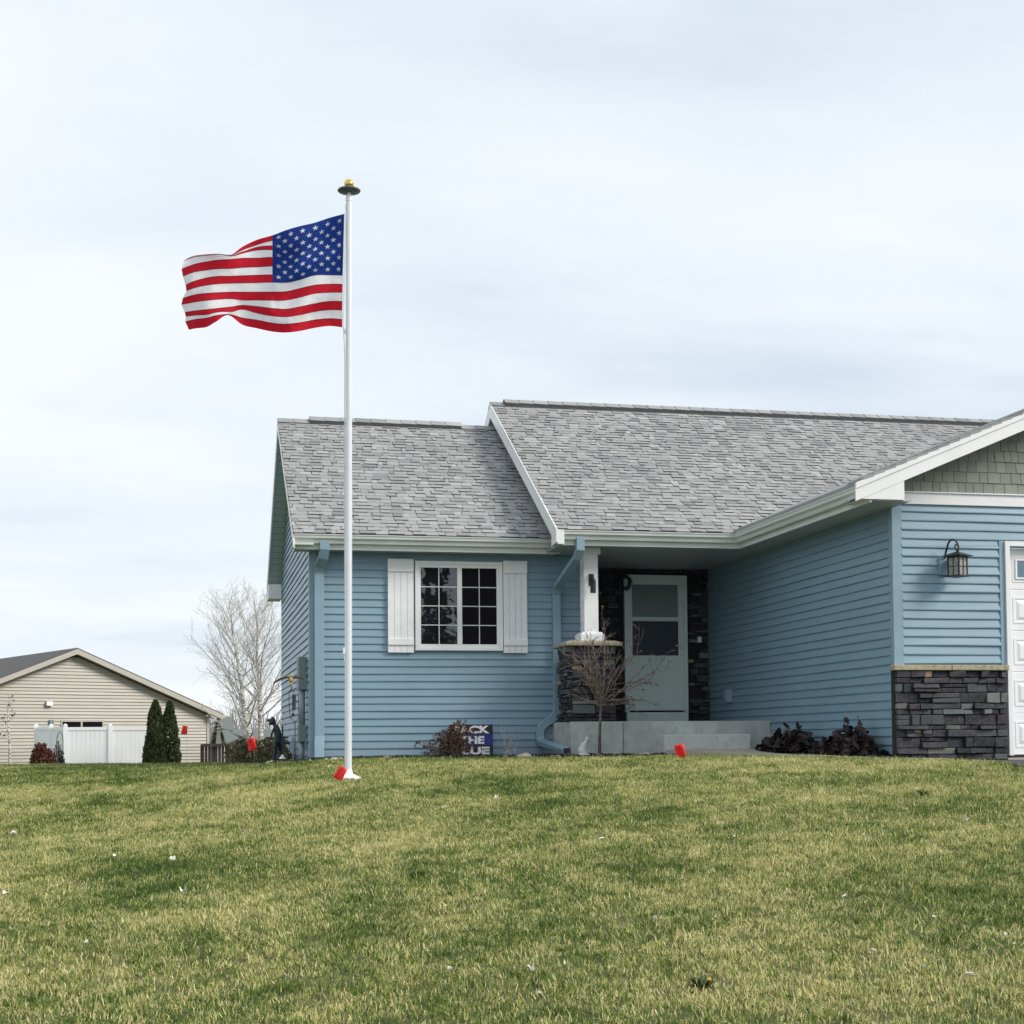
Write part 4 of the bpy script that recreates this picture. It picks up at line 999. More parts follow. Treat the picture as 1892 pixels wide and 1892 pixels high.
# dried hydrangea
hy = thing('hydrangea_bush', 'dried brown hydrangea with many small dead flower heads half covering the yard sign', 'bush', (3.42, 19.4, -.2))
rr = random.Random(8); ms_ = MB(); mh = MB()
for i in range(190):
    a = rr.uniform(0, 6.283); r_ = abs(rr.gauss(0, .2)); tx = 3.40+r_*math.cos(a)*1.05+rr.uniform(-.12, .12); ty = 19.42+r_*math.sin(a)*.7
    zt = -.2+rr.uniform(.12, .50)*(1-.55*min(1, abs(tx-3.50)/.5)); 
    if tx < 3.25: zt = min(zt, .12)
    b = Vector((3.42+rr.gauss(0, .05), 19.42+rr.gauss(0, .05), -.21)); tp = Vector((tx, ty, zt)); md = b.lerp(tp, .5)+Vector((0, 0, .04)); ms_.tube([b, md, tp], [.004, .003, .0022], 5)
    for k_ in range(3):
        c = tp if k_ == 0 else b.lerp(tp, rr.uniform(.45, .95))+Vector((rr.gauss(0,.03), rr.gauss(0,.03), rr.gauss(0,.02)))
        s_ = rr.uniform(.014, .026)
        for q_ in range(9): leafquad(mh, c+Vector((rr.gauss(0,.5), rr.gauss(0,.5), rr.gauss(0,.45)))*s_, s_*1.1, s_*.95, rr)
ms_.build('stems', M['bark'], hy); mh.build('flower_heads', M['hydr'], hy)
# thin dry perennial
dp = thing('dry_perennial', 'sparse wispy dry plant stems between yard sign and downspout', 'plant', (4.2, 19.6, -.2))
ms_ = MB(); mh = MB()
for i in range(14):
    b = Vector((4.2+rr.gauss(0, .05), 19.6, -.2)); tp = Vector((4.2+rr.uniform(-.15, .15), 19.6+rr.uniform(-.08, .08), rr.uniform(0, .27))); ms_.tube([b, b.lerp(tp, .5)+Vector((rr.gauss(0,.02), 0, 0)), tp], [.0025, .002, .0014], 4)
    for q_ in range(5): leafquad(mh, b.lerp(tp, rr.uniform(.35, 1))+Vector((rr.gauss(0,.012), rr.gauss(0,.012), 0)), .03, .014, rr)
ms_.build('stems', M['twig'], dp); mh.build('dry_leaves', leafm('wispy dry leaves', [(0, (.12, .12, .10)), (1, (.25, .22, .16))]), dp)

# blackened plants
def deadheap(x0, x1, y0, y1, h, seed, label):
    th = thing('frosted_plant', label, 'plant', ((x0+x1)/2, (y0+y1)/2, -.2), 'blackened plants beside the garage wall'); rr_ = random.Random(seed); m1 = MB(); ms1 = MB()
    for i in range(170):
        a, b = rr_.random(), rr_.random(); x_ = x0+(x1-x0)*a; y_ = y0+(y1-y0)*b
        env = math.sqrt(max(0, 1-(2*b-1)**2*.97))*math.sqrt(max(.05, 1-(2*a-1)**2)); z_ = gz(x_, y_)+.03+h*env*rr_.uniform(.25, 1.0); size = rr_.uniform(.045, .085)
        d = Vector((rr_.gauss(0, 1)-.4, rr_.gauss(0, 1)-.4, rr_.uniform(-1.2, .4))).normalized(); s_ = d.orthogonal().normalized(); s_ = Matrix.Rotation(rr_.uniform(0, 6.28), 3, d) @ s_; n_ = d.cross(s_); k = 6; pts = []
        ph = rr_.uniform(0, 6)
        for ii in range(k+1):
            for jj in range(k+1):
                p_, q_ = ii/k*2-1, jj/k*2-1; wd = math.sqrt(max(0, 1-p_*p_*.92))
                off = .35*math.sin(p_*2.2+ph)*.5+.28*abs(q_)+.12*math.sin(q_*7+ph)*wd
                pts.append(Vector((x_, y_, z_))+d*size*p_+s_*size*.8*q_*wd+n_*size*off)
        m1.faces(pts, [(ii*(k+1)+jj, ii*(k+1)+jj+1, (ii+1)*(k+1)+jj+1, (ii+1)*(k+1)+jj) for ii in range(k) for jj in range(k)])
        if i % 7 == 0: ms1.tube([Vector((x_, y_, gz(x_, y_))), Vector((x_+rr_.gauss(0,.02), y_, z_+.05))], .004, 5)
    for (dx, dy, dz) in ((.35, .4, .10), (.75, .5, .08)):
        x_, y_ = x0+(x1-x0)*dx, y0+(y1-y0)*dy; zt = gz(x_, y_)+h+dz; ms1.tube([(x_, y_, zt-.16), (x_+.01, y_, zt)], .005, 5)
        for _ in range(5): leafquad(m1, Vector((x_+rr_.gauss(0,.018), y_+rr_.gauss(0,.018), zt+rr_.gauss(0,.018))), .08, .06, rr_)
    m1.build('shrivelled_leaves', M['hosta'], th, smooth=True); ms1.build('stems', M['bark'], th)
deadheap(7.12, 7.68, 17.10, 18.02, .30, 4, 'black frost-killed large-leaf plant nearer the porch step')
deadheap(7.22, 7.72, 15.55, 16.40, .33, 6, 'black frost-killed large-leaf plant beside the garage corner')

# young tree
yt = thing('young_tree', 'young leafless tree with a slim trunk in the mulch in front of the porch pier', 'tree', (5.145, 18.4, -.2))
rr = random.Random(12); mt = MB(); tips = []
fork = Vector((5.17, 18.4, .54)); mt.tube([(5.14, 18.4, -.25), (5.148, 18.4, .1), (5.165, 18.4, .40), fork], [.024, .019, .017, .016], 8)
mt.build('trunk', M['bark'], yt, smooth=True)
mt = MB(); cfg = dict(seg=5, wob=.13, upb=.02, segs=[6, 5, 4, 3], maxd=3, kids=[4, 2, 2], start=.22, ang=(22, 55), ratio=[.6, .56, .5], minr=.0032, taper=.5, rr=.66)
dirs = [(-.8, .2, 1.1, .8), (.25, .3, 1.8, 1.15), (-.4, -.4, 1.6, .95), (.5, .3, 1.5, 1.1), (-.55, -.1, 1.2, .75), (-.25, .2, 1.3, .80), (.05, -.2, 1.4, .85), (.35, .1, 1.2, .95), (.75, -.1, .9, .95), (1.0, .1, .6, .85), (1.0, -.2, .25, .62), (-.7, .1, .7, .60), (-.95, .0, .35, .45), (.6, .5, .9, .7), (.1, -.7, .9, .55), (-.3, .7, .8, .5), (.9, .3, -.02, .5), (.45, -.5, 1.0, .6), (-.1, .3, 1.5, .7)]
for dx, dy, dz, ln in dirs: branch(mt, fork-Z*rr.uniform(0, .10), Vector((dx, dy, dz)).normalized(), ln*.92, rr.uniform(.008, .012), 0, rr, cfg, tips)
mt.build('crown', bark('young tree twigs', (.10, .075, .06), (.22, .17, .14)), yt)
mt = MB()
for p_, d_, dp_ in tips:
    if rr.random() < .14 and p_.x > 5.2:
        for q_ in range(3): leafquad(mt, p_+Vector((rr.gauss(0,.01), rr.gauss(0,.01), rr.gauss(0,.01))), .03, .02, rr)
mt.build('withered_leaves', M['hydr'], yt)

# remeshed statues
def sculpt(name, mb, mat, vox, label, cat, sm_=6):
    o = mb.build(name, mat); rm = o.modifiers.new('remesh', 'REMESH'); rm.mode = 'VOXEL'; rm.voxel_size = vox; rm.use_smooth_shade = True
    s_ = o.modifiers.new('smooth', 'SMOOTH'); s_.factor = .5; s_.iterations = sm_; tag(o, label, cat); return o
# seated cat-like statue, facing right with a curled tail
cc = Vector((4.99, 18.62, gz(4.99, 18.62)+.02)); m_ = MB()
def E_(x, y, z_, rx, ry, rz, tilt=0): m_.ball(cc+Vector((x, y, z_)), (rx, ry, rz), 16, 12, 0, Matrix.Rotation(R(tilt), 3, 'Y'))
E_(-.015, 0, .075, .062, .052, .072); E_(.0, 0, .125, .050, .042, .075, 22); E_(.03, 0, .175, .034, .032, .05, 20); E_(.05, -.005, .228, .036, .034, .033); E_(.078, -.012, .220, .018, .017, .014)
E_(.033, -.02, .262, .009, .007, .020, -12); E_(.052, .02, .264, .009, .007, .020, 8); E_(.045, -.02, .06, .013, .013, .06, -8); E_(.048, .02, .06, .013, .013, .06, -8); E_(.055, -.022, .012, .022, .013, .012); E_(-.005, -.045, .045, .042, .018, .038, 20)
m_.tube([cc+Vector(q) for q in ((-.06, 0, .03), (-.045, -.05, .018), (0, -.068, .018), (.04, -.062, .022), (.065, -.05, .032))], [.020, .021, .019, .017, .012], 10)
sculpt('cat_statue', m_, M['statue'], .005, 'small pale seated cat-like statue with curled tail beside the young tree trunk', 'statue', 3)
# dark leaning garden figure
fc = at(507, 1400, t=21.6); fc.z = -.2; m_ = MB()
def FP(px, py, dt=0): return at(px, py, t=21.6+dt)
m_.ball(FP(503.5, 1333), (.047, .045, .055), 14, 10); m_.tube([FP(492, 1330), FP(499, 1331)], [.010, .030], 8); m_.tube([FP(502, 1324), FP(505, 1329)], [.010, .035], 8); m_.tube([FP(496, 1338), FP(500, 1339)], [.012, .02], 8)
m_.tube([FP(507, 1338), FP(511, 1347), FP(514, 1358), FP(513, 1372)], [.026, .05, .058, .05], 10); m_.tube([FP(512, 1345), FP(517, 1357), FP(520, 1362), FP(533, 1363)], [.03, .024, .018, .014], 8)
m_.tube([FP(507, 1345, -.1), FP(502, 1356, -.1), FP(500, 1366, -.1)], [.02, .017, .014], 8)
m_.tube([FP(511, 1368), FP(508, 1384), FP(507, 1404)], [.042, .03, .026], 8); m_.tube([FP(515, 1368), FP(519, 1386, .1), FP(518, 1404, .1)], [.040, .03, .026], 8)
sculpt('garden_figure', m_, M['figure'], .009, 'dark slouching garden figure with a brimmed hat at the left side of the blue house', 'statue', 3)
# garden pole with eagle
gp = thing('garden_pole', 'thin black garden pole with looped frame holding a dark wind bell near the corner downspout', 'garden pole', (1.29, 18.9, -.2))
T_ = 18.73; G = lambda px, py, dt=0: at(px, py, t=T_+dt)
m_ = MB(); m_.tube([G(545, 1405), G(545, 1333)], .006, 6); m_.build('pole', M['black'], gp)
m_ = MB(); m_.tube([G(540, 1270), G(536, 1276), G(534, 1277), G(534, 1300), G(536, 1322), G(540, 1330), G(545, 1333), G(550, 1330), G(552, 1322), G(551.5, 1277), G(534, 1277)], .0045, 6); m_.tube([G(538, 1262), G(539, 1277)], .005, 6); m_.build('hook_frame', M['black'], gp)
m_ = MB(); m_.tube([G(543, 1277), G(543.5, 1283)], .003, 6); m_.tube([G(543.5, 1283), G(543, 1312)], [.026, .022], 12); m_.build('bell_tube', M['figure'], gp)
m_ = MB(); m_.ball(G(541.5, 1320), .02, 12, 8); m_.tube([G(542, 1312), G(541.5, 1317)], .004, 6); m_.build('bell_clapper', M['black'], gp)
eg = thing('eagle_ornament', 'brown-winged eagle ornament with a yellow body perched on the garden pole', 'ornament', tuple(G(538, 1260)))
m_ = MB(); m_.ball(G(538, 1256), (.032, .04, .04), 12, 9); m_.ball(G(538, 1248), .018, 10, 8); m_.tube([G(538, 1262), G(538, 1267)], [.02, .012], 8); m_.build('eagle_body', simple('yellow painted body', (.42, .33, .10), .6), eg, smooth=True)
wingm = simple('brown wing', (.10, .075, .035), .7, .2, 30)
for pts in (((536, 1252), (528, 1251), (518, 1254), (505, 1262)), ((540, 1252), (552, 1251), (562, 1254), (572, 1260))):
    m_ = MB(); P_ = [G(*q) for q in pts]; ww = (.045, .05, .045, .008)
    for a, b, wa, wb in zip(P_[:-1], P_[1:], ww[:-1], ww[1:]):
        m_.hexa([a-Z*.006-f0*wa*.6, b-Z*.006-f0*wb*.6, b-Z*.014+f0*wb, a-Z*.014+f0*wa, a+Z*.012-f0*wa*.6, b+Z*.010-f0*wb*.6, b+Z*.004+f0*wb, a+Z*.006+f0*wa])
    m_.build('wing', wingm, eg, weld=True)
# second stake and little wedge sheet
st = thing('plant_stake', 'dark upright stake next to the dark garden figure', 'stake', tuple(at(522, 1400, t=21.2)))
m_ = MB(); m_.tube([at(522, 1404, t=21.2), at(522, 1341, t=21.2)], .011, 7); m_.build('stake_rod', M['figure'], st)
m_ = MB(); m_.lathe([(.055, 0), (.03, .03), (.012, .06)], at(522, 1402, t=21.2), 12); m_.build('stake_base', M['white'], st)
q = [at(540, 1362, t=20.6), at(543, 1362, t=20.6), at(543, 1385, t=20.6), at(532, 1385, t=20.6)]
m_ = MB(); m_.prism(q, f0*.02); m_.tube([at(542, 1384, t=20.61), at(542, 1402, t=20.61)], .006, 6); o = m_.build('garden_panel', M['bluetrim']); o.name = 'wedge_ornament'; tag(o, 'small blue wedge-shaped panel standing beside the grey conduit', 'ornament')

# shrubs left of the house
def bush(name, label, cx_, cy_, rx, ry, h, n, mat, seed, leaf=.04, twigs=40, base=None, twmat='twig', gappy=.5, cat='bush', top=None, group=None):
    rr_ = random.Random(seed); z0 = base if base is not None else gz(cx_, cy_); th = thing(name, label, cat, (cx_, cy_, z0), group); m1 = MB(); m2 = MB()
    for i in range(twigs):
        a = rr_.uniform(0, 6.28); r_ = rr_.uniform(.2, 1); tp = Vector((cx_+rx*r_*math.cos(a), cy_+ry*r_*math.sin(a), z0+h*rr_.uniform(.5, 1.02)*math.sqrt(max(.1, 1-r_*r_*.7))))
        b = Vector((cx_+rr_.gauss(0, rx*.15), cy_+rr_.gauss(0, ry*.15), z0-.02)); m2.tube([b, b.lerp(tp, .5)+Vector((rr_.gauss(0, .05), rr_.gauss(0, .05), .03)), tp], [.010*h, .007*h, .004*h], 4)
    k = 0
    while k < n:
        p_ = Vector((rr_.uniform(-1, 1), rr_.uniform(-1, 1), rr_.uniform(0, 1)))
        e_ = p_.x**2+p_.y**2+(p_.z*.95)**2
        if e_ > 1: continue
        w_ = Vector((cx_+p_.x*rx, cy_+p_.y*ry, z0+p_.z*h))
        nn = noise.noise(w_*(2.2/h)+Vector((seed, 0, 0)))
        if nn < -.08*gappy+(.25*gappy if e_ > .6 else -.3): continue
        k += 1; leafquad(m1, w_, leaf*rr_.uniform(.6, 1.4), leaf*rr_.uniform(.4, .8), rr_)
    m2.build('stems', M[twmat], th); m1.build('foliage', M[mat], th); return th
p_ = at(505, 1395, t=23); bush('olive_shrub', 'twiggy olive-brown shrub at the rear left corner of the blue house', p_.x, p_.y, .42, .45, .40, 2600, 'olive', 5, .05, 60)
p_ = at(455, 1395, t=24); bush('brown_shrub', 'brown half-bare shrub between the wooden fence and the olive shrub', p_.x, p_.y, .40, .45, .40, 1300, 'olive', 15, .05, 110, twmat='bark')
bt = thing('fallen_branch', 'pale bare branch arching above the brown shrub', 'branch', tuple(at(452, 1390, t=26)))
m_ = MB(); Bp = lambda x, y: at(x, y, t=26)
m_.tube([Bp(400, 1346), Bp(424, 1347), Bp(432, 1355), Bp(443, 1361), Bp(457, 1365), Bp(464, 1360), Bp(467, 1350)], [.012, .017, .022, .024, .026, .02, .01], 6); m_.tube([Bp(457, 1365), Bp(462, 1385), Bp(463, 1410)], [.025, .03, .035], 6); m_.build('limbs', M['birch'], bt, smooth=True)

# ------------------------------------------------------------------ background
# birches
def birch(base_px, t, pts, rads, seed, label, kids):
    c = at(*base_px, t=t); g = gz(c.x, c.y); th = thing('birch_tree', label, 'tree', (c.x, c.y, g), 'bare birches behind the beige house'); rr_ = random.Random(seed)
    P_ = [Vector((c.x, c.y, g-.1))]+[at(x, y, t=t) for x, y in pts]; m1 = MB(); rl = [rads[0]*1.1]+rads; m1.tube(P_, rl, 9); m1.build('trunk', M['birch'], th, smooth=True)
    m2 = MB(); tips_ = []; cfg_ = dict(seg=6, wob=.085, upb=.045, segs=[5, 4, 3, 3], maxd=3, kids=[8, 4, 3], start=.12, ang=(22, 46), ratio=[.46, .44, .42], minr=.0034, taper=.35, rr=.5, mrad=.02)
    for i in range(kids):
        f = .13+.87*(i/kids)**.85; s_ = f*(len(P_)-1); k = min(len(P_)-2, int(s_)); b = P_[k].lerp(P_[k+1], s_-k)
        ang_ = rr_.uniform(0, 6.283); el = rr_.uniform(.35, .9)+.8*f; d_ = Vector((math.cos(ang_), math.sin(ang_), el)).normalized()
        ln = (2.35*(1-f)**.75+.75)*rr_.uniform(.75, 1.08)
        branch(m2, b, d_, ln, max(.009, .028*(1-f)+.009), 0, rr_, cfg_, tips_)
    m2.build('crown', [M['birch'], M['twig']], th); return th
birch((465, 1395), 45, [(462, 1360), (452, 1320), (446, 1265), (438, 1215), (430, 1170), (424, 1120)], [.085, .075, .06, .045, .03, .012], 3, 'left birch with the trunk leaning left toward the beige house', 36)
birch((483, 1395), 45.5, [(482, 1360), (480, 1310), (479, 1260), (475, 1210), (476, 1160), (470, 1112)], [.08, .07, .058, .045, .03, .012], 9, 'right birch with the upright trunk close to the blue house', 32)

# neighbour's beige house, rotated
nb_u, nb_t = (143-946)/F*57.7, 57.7
pk = at(143, 1199, t=57.7)
phi = R(26)            # ridge direction turned towards -X
gd_ = Vector((math.cos(phi), math.sin(phi), 0)); rd_ = Vector((-math.sin(phi), math.cos(phi), 0)); ZN = pk.z; GR = -1.12
NB = thing('beige_house', 'beige-sided neighbouring house with dark roof and wide front gable behind the white fence', 'house', (pk.x, pk.y, GR))
def n_(a, b, z_): v = Vector((pk.x, pk.y, 0))+gd_*a+rd_*b; return Vector((v.x, v.y, z_))
HW, SN = 6.27, .405; WW = 5.75
m_ = MB()
def extn(z_):
    lim = min(WW-.08, (ZN-.24-z_)/SN)
    return (-lim, lim) if lim > .05 else None
v0 = n_(0, .35, 0); siding(m_, (v0.x, v0.y, 0), gd_, -rd_, GR, ZN-.3, extn, e=.13, lap=.034, seed=77)
m_.prism([n_(-WW, .36, GR), n_(WW, .36, GR), n_(WW, .36, ZN-.28-SN*WW), n_(0, .36, ZN-.28), n_(-WW, .36, ZN-.28-SN*WW)], rd_*.1)
m_.build('gable_wall', M['beige'], NB)
m_ = MB(); m_.hexa([n_(WW-.01, .4, GR), n_(WW, .4, GR), n_(WW, 14, GR), n_(WW-.01, 14, GR), n_(WW-.01, .4, ZN-.3-SN*WW), n_(WW, .4, ZN-.3-SN*WW), n_(WW, 14, ZN-.3-SN*WW), n_(WW-.01, 14, ZN-.3-SN*WW)]); m_.hexa([n_(-WW, .4, GR), n_(-WW+.01, .4, GR), n_(-WW+.01, 14, GR), n_(-WW, 14, GR), n_(-WW, .4, 1.2), n_(-WW+.01, .4, 1.2), n_(-WW+.01, 14, 1.2), n_(-WW, 14, 1.2)]); m_.build('side_walls', M['beige'], NB)
m_ = MB()
for s_ in (-1, 1):
    a_, b_, c_, d_ = n_(s_*HW, 0, ZN-SN*HW), n_(0, 0, ZN), n_(0, 16, ZN), n_(s_*HW, 16, ZN-SN*HW); m_.prism([a_, b_, c_, d_], (0, 0, .05))
m_.build('roof', M['nshingle'], NB)
m_ = MB()
for s_ in (-1, 1):
    q = [n_(s_*HW, -.02, ZN-SN*HW), n_(0, -.02, ZN), n_(0, -.02, ZN-.20), n_(s_*HW, -.02, ZN-SN*HW-.20)]; m_.prism(q, rd_*.03)
    m_.prism([n_(s_*(HW-.02), .011, ZN-SN*HW-.14), n_(s_*(WW), .011, ZN-SN*HW-.14), n_(s_*WW, .011, ZN-SN*WW-.2), n_(s_*(HW-.02), .011, ZN-SN*HW-.02)], rd_*.33)
m_.build('rake_trim', M['beigetrim'], NB)
m_ = MB()
for s_ in (-1, 1): m_.prism([n_(s_*HW, .02, ZN-SN*HW-.18), n_(0, .02, ZN-.18), n_(0, .36, ZN-.18), n_(s_*HW, .36, ZN-SN*HW-.18)], (0, 0, .01))
m_.build('soffit', M['beigetrim'], NB)
m_ = MB(); m_.hexa([n_(WW-.06, .30, GR), n_(WW+.03, .30, GR), n_(WW+.03, .5, GR), n_(WW-.06, .5, GR), n_(WW-.06, .30, ZN-.3-SN*WW), n_(WW+.03, .30, ZN-.3-SN*WW), n_(WW+.03, .5, ZN-.3-SN*WW), n_(WW-.06, .5, ZN-.3-SN*WW)]); m_.build('corner_trim', M['beigetrim'], NB)
m_ = MB(); m_.sweep([n_(HW+.06, .0, ZN-SN*HW-.03), n_(HW+.06, 14, ZN-SN*HW-.03)], [(-.06, -.1), (.06, -.1), (.07, 0), (-.06, 0)]); m_.build('gutter', M['beigetrim'], NB)
m_ = MB(); ze_ = ZN-SN*HW; m_.sweep([n_(HW+.04, .35, ze_-.12), n_(HW-.05, .38, ze_-.25), n_(WW+.12, .42, ze_-.42), n_(WW+.09, .42, ze_-.55), n_(WW+.09, .42, GR)], [(-.04, -.03), (.04, -.03), (.04, .03), (-.04, .03)], upv=(0, 1, 0)); m_.build('downspout', M['beigetrim'], NB)
def nat(px, py):  # point on neighbour gable plane
    d = ray(px, py); n__ = -rd_; p0_ = n_(0, .35, 0); s_ = p0_.dot(n__)/d.dot(n__); return d*s_
def nbox(m, x0, x1, y0, y1, dep=.05, off=.02):
    a, b, c_, d_ = nat(x0, y1), nat(x1, y1), nat(x1, y0), nat(x0, y0)
    b.z = a.z; d_.x, d_.y = a.x, a.y; c_.x, c_.y = b.x, b.y; c_.z = d_.z
    q = [p-rd_*off for p in (a, b, c_, d_)]; m.prism(q, -rd_*dep)
m_ = MB(); nbox(m_, 112, 192, 1330, 1370, .03); wn = m_.build('patio_window', M['beigetrim'], NB)
m_ = MB(); nbox(m_, 115, 148, 1333.5, 1368, .012, .055); m_.build('pane', M['screen'], wn)
m_ = MB(); nbox(m_, 152, 188, 1333.5, 1368, .012, .055); m_.build('pane', M['screen'], wn)
m_ = MB(); nbox(m_, 84, 95, 1296, 1304, .14); m_.build('vent_hood', M['white'], NB)
m_ = MB(); nbox(m_, 346, 353, 1299, 1304, .06); m_.build('wall_vent', M['beigetrim'], NB)
m_ = MB(); nbox(m_, 90, 98, 1330, 1337, .08); m_.build('light_fixture', M['greybox'], NB)

# white vinyl fence
vf = thing('vinyl_fence', 'white vinyl privacy fence with capped posts in front of the beige house', 'fence', tuple(at(160, 1400, t=50)))
FT = 50; fdir = r0
def fpost(px, t_): 
    c = at(px, 1342, t=t_); m1 = MB(); m1.box(c.x-.065, c.x+.065, c.y-.065, c.y+.065, -1.25, c.z+.03); m1.hexa([(c.x-.075,c.y-.075,c.z+.03),(c.x+.075,c.y-.075,c.z+.03),(c.x+.075,c.y+.075,c.z+.03),(c.x-.075,c.y+.075,c.z+.03),(c.x-.01,c.y-.01,c.z+.09),(c.x+.01,c.y-.01,c.z+.09),(c.x+.01,c.y+.01,c.z+.09),(c.x-.01,c.y+.01,c.z+.09)])
    m1.build('post', M['pvc'], vf); return c
pA = fpost(121, 50); pB = fpost(204, 50.2); pC = fpost(288, 50.4); pD = fpost(95, 51.0); pE = fpost(67, 52.1)
def fpanel(a, b):
    d = (b-a); d.z = 0; L_ = d.length; d.normalize(); nr = Vector((d.y, -d.x, 0)); m1 = MB(); x_ = .07; top = min(a.z, b.z)-.02
    while x_ < L_-.07:
        x1 = min(x_+.15, L_-.068); p0_, p1_ = a+d*(x_+.004), a+d*(x1-.004); m1.prism([Vector((p0_.x, p0_.y, -1.2)), Vector((p1_.x, p1_.y, -1.2)), Vector((p1_.x, p1_.y, top-.1)), Vector((p0_.x, p0_.y, top-.1))], nr*.022); x_ = x1
    for z0_, z1_ in ((top-.11, top), (-1.22, -1.08)):
        p0_, p1_ = a+d*.07, a+d*(L_-.07); m1.prism([Vector((p0_.x, p0_.y, z0_))-nr*.015, Vector((p1_.x, p1_.y, z0_))-nr*.015, Vector((p1_.x, p1_.y, z1_))-nr*.015, Vector((p0_.x, p0_.y, z1_))-nr*.015], nr*.055)
    m1.build('fence_panel', M['pvc'], vf)
fpanel(pA, pB); fpanel(pB, pC); fpanel(pE, pD); fpanel(pD, pA)

# arborvitae
def arbor(px, t_, top_py, rpx, seed, label):
    c = at(px, 1400, t=t_); zt = at(px, top_py, t=t_).z; g = -1.05; H = zt-g; rad = rpx/F*t_
    th = thing('arborvitae', label, 'tree', (c.x, c.y, g), 'columnar evergreens by the white fence'); rr_ = random.Random(seed); m1 = MB(); m1.tube([(c.x, c.y, g-.05), (c.x, c.y, g+H*.85)], [.05, .012], 7); m1.build('trunk', M['bark'], th)
    m1 = MB(); n = int(9000*H/2.5*rad/.5)
    for i in range(n):
        f = rr_.random()**1.15; a = rr_.uniform(0, 6.283)
        prof = (1-f)**.42*(.80+.2*math.sin(f*3)) if f > .12 else .78+f
        lump = 1+.36*noise.noise(Vector((math.cos(a)*1.8, math.sin(a)*1.8, f*7+seed)))+.24*noise.noise(Vector((math.cos(a)*5, math.sin(a)*5, f*20)))
        r_ = rad*prof*lump*(1-abs(rr_.gauss(0, .13))); p_ = Vector((c.x+r_*math.cos(a), c.y+r_*math.sin(a), g+f*H))
        d_ = (Vector((math.cos(a)*.45, math.sin(a)*.45, 1))+Vector((rr_.gauss(0,.35), rr_.gauss(0,.35), 0))).normalized(); leafquad(m1, p_, rr_.uniform(.06, .13), rr_.uniform(.03, .06), rr_, d=d_)
    m1.build('crown', M['arbor'], th)
arbor(287, 48.6, 1294, 24, 1, 'taller left arborvitae touching the end of the white fence')
arbor(313, 48.9, 1296, 23, 2, 'right arborvitae standing nearest the red marker flag')
arbor(284, 47.4, 1338, 24, 3, 'short rounded arborvitae in front of the two tall ones')
# red-brown shrub, dark shrubs, trellis, small tree
p_ = at(80, 1400, t=46); bush('red_shrub', 'dark red-leaved low shrub in front of the white fence corner', p_.x, p_.y, .46, .4, 1.13, 3800, 'redshrub', 31, .085, 30, base=-1.0, gappy=.5)
p_ = at(107, 1400, t=47); bush('dark_shrub', 'narrow dark shrub against the left post of the white fence', p_.x, p_.y, .22, .25, 1.45, 1000, 'dkshrub', 33, .09, 30, base=-1.0, gappy=.8, group='dark shrubs by the fence corner')
p_ = at(69, 1400, t=49); bush('dark_shrub', 'taller thin dark plant rising behind the red shrub', p_.x, p_.y, .16, .2, 1.55, 480, 'dkshrub', 35, .10, 20, base=-1.0, gappy=1.0, group='dark shrubs by the fence corner')
tr_ = thing('garden_arch', 'thin dark wire arch beside the left fence post', 'garden arch', tuple(at(111, 1400, t=48.5)))
m_ = MB(); m_.tube([at(105, 1408, t=48.5), at(105, 1366, t=48.5), at(107, 1356, t=48.5), at(111, 1352, t=48.5), at(115, 1357, t=48.5), at(116.5, 1368, t=48.5), at(116.5, 1408, t=48.5)], .013, 6); m_.build('arch_wire', M['black'], tr_)
c = at(18, 1400, t=44); stt = thing('sapling', 'thin nearly bare sapling at the left edge in front of the beige siding', 'tree', (c.x, c.y, -.95)); rr = random.Random(44)
m_ = MB(); P_ = [Vector((c.x, c.y, -1)), at(18, 1380, t=44), at(16, 1350, t=44), at(14, 1310, t=44), at(13, 1290, t=44)]; m_.tube(P_, [.04, .035, .025, .014, .007], 7); m_.build('trunk', M['birch'], stt, smooth=True)
m_ = MB(); tp_ = []; cf = dict(seg=4, wob=.12, upb=.03, segs=[4, 3, 3], maxd=2, kids=[3, 2], start=.3, ang=(25, 50), ratio=[.5, .5], minr=.004, taper=.5, rr=.6)
for i in range(12): 
    f = .3+.7*i/12; s_ = f*4; k = min(3, int(s_)); a = rr.uniform(0, 6.28); branch(m_, P_[k].lerp(P_[k+1], s_-k), Vector((math.cos(a), math.sin(a), .9)).normalized(), .42*(1.2-f*.6), .008, 0, rr, cf, tp_)
m_.build('crown', M['twig'], stt)
m_ = MB(); 
for p1, d1, dd1 in tp_:
    if rr.random() < .25: leafquad(m_, p1, .10, .07, rr)
m_.build('withered_leaves', M['redshrub'], stt)

# wooden fence behind
wf = thing('wooden_fence', 'weathered brown picket fence between the beige house and the birches', 'fence', tuple(at(415, 1400, t=50)))
rr = random.Random(6)
def wfx(px, t_=50): return at(px, 1390, t=t_)
m_ = MB(); px = 372
while px < 446:
    a = wfx(px); b = wfx(px+5.2); zt = at(px, 1376.5, t=50).z+rr.uniform(-.02, .02); dd_ = rr.uniform(0, .02)
    m_.prism([Vector((a.x, a.y+dd_, -1.2)), Vector((b.x, b.y+dd_, -1.2)), Vector((b.x, b.y+dd_, zt)), Vector((a.x, a.y+dd_, zt))], Vector((0, .02, 0))); px += 6.2
m_.build('pickets', simple('weathered fence wood', (.05, .042, .042), .85, .3, 8), wf)
m_ = MB(); a, b = wfx(372), wfx(447)
for z_ in (-.06, -.85): m_.prism([Vector((a.x, a.y-.05, z_)), Vector((b.x, b.y-.05, z_)), Vector((b.x, b.y-.05, z_+.1)), Vector((a.x, a.y-.05, z_+.1))], Vector((0, .04, 0)))
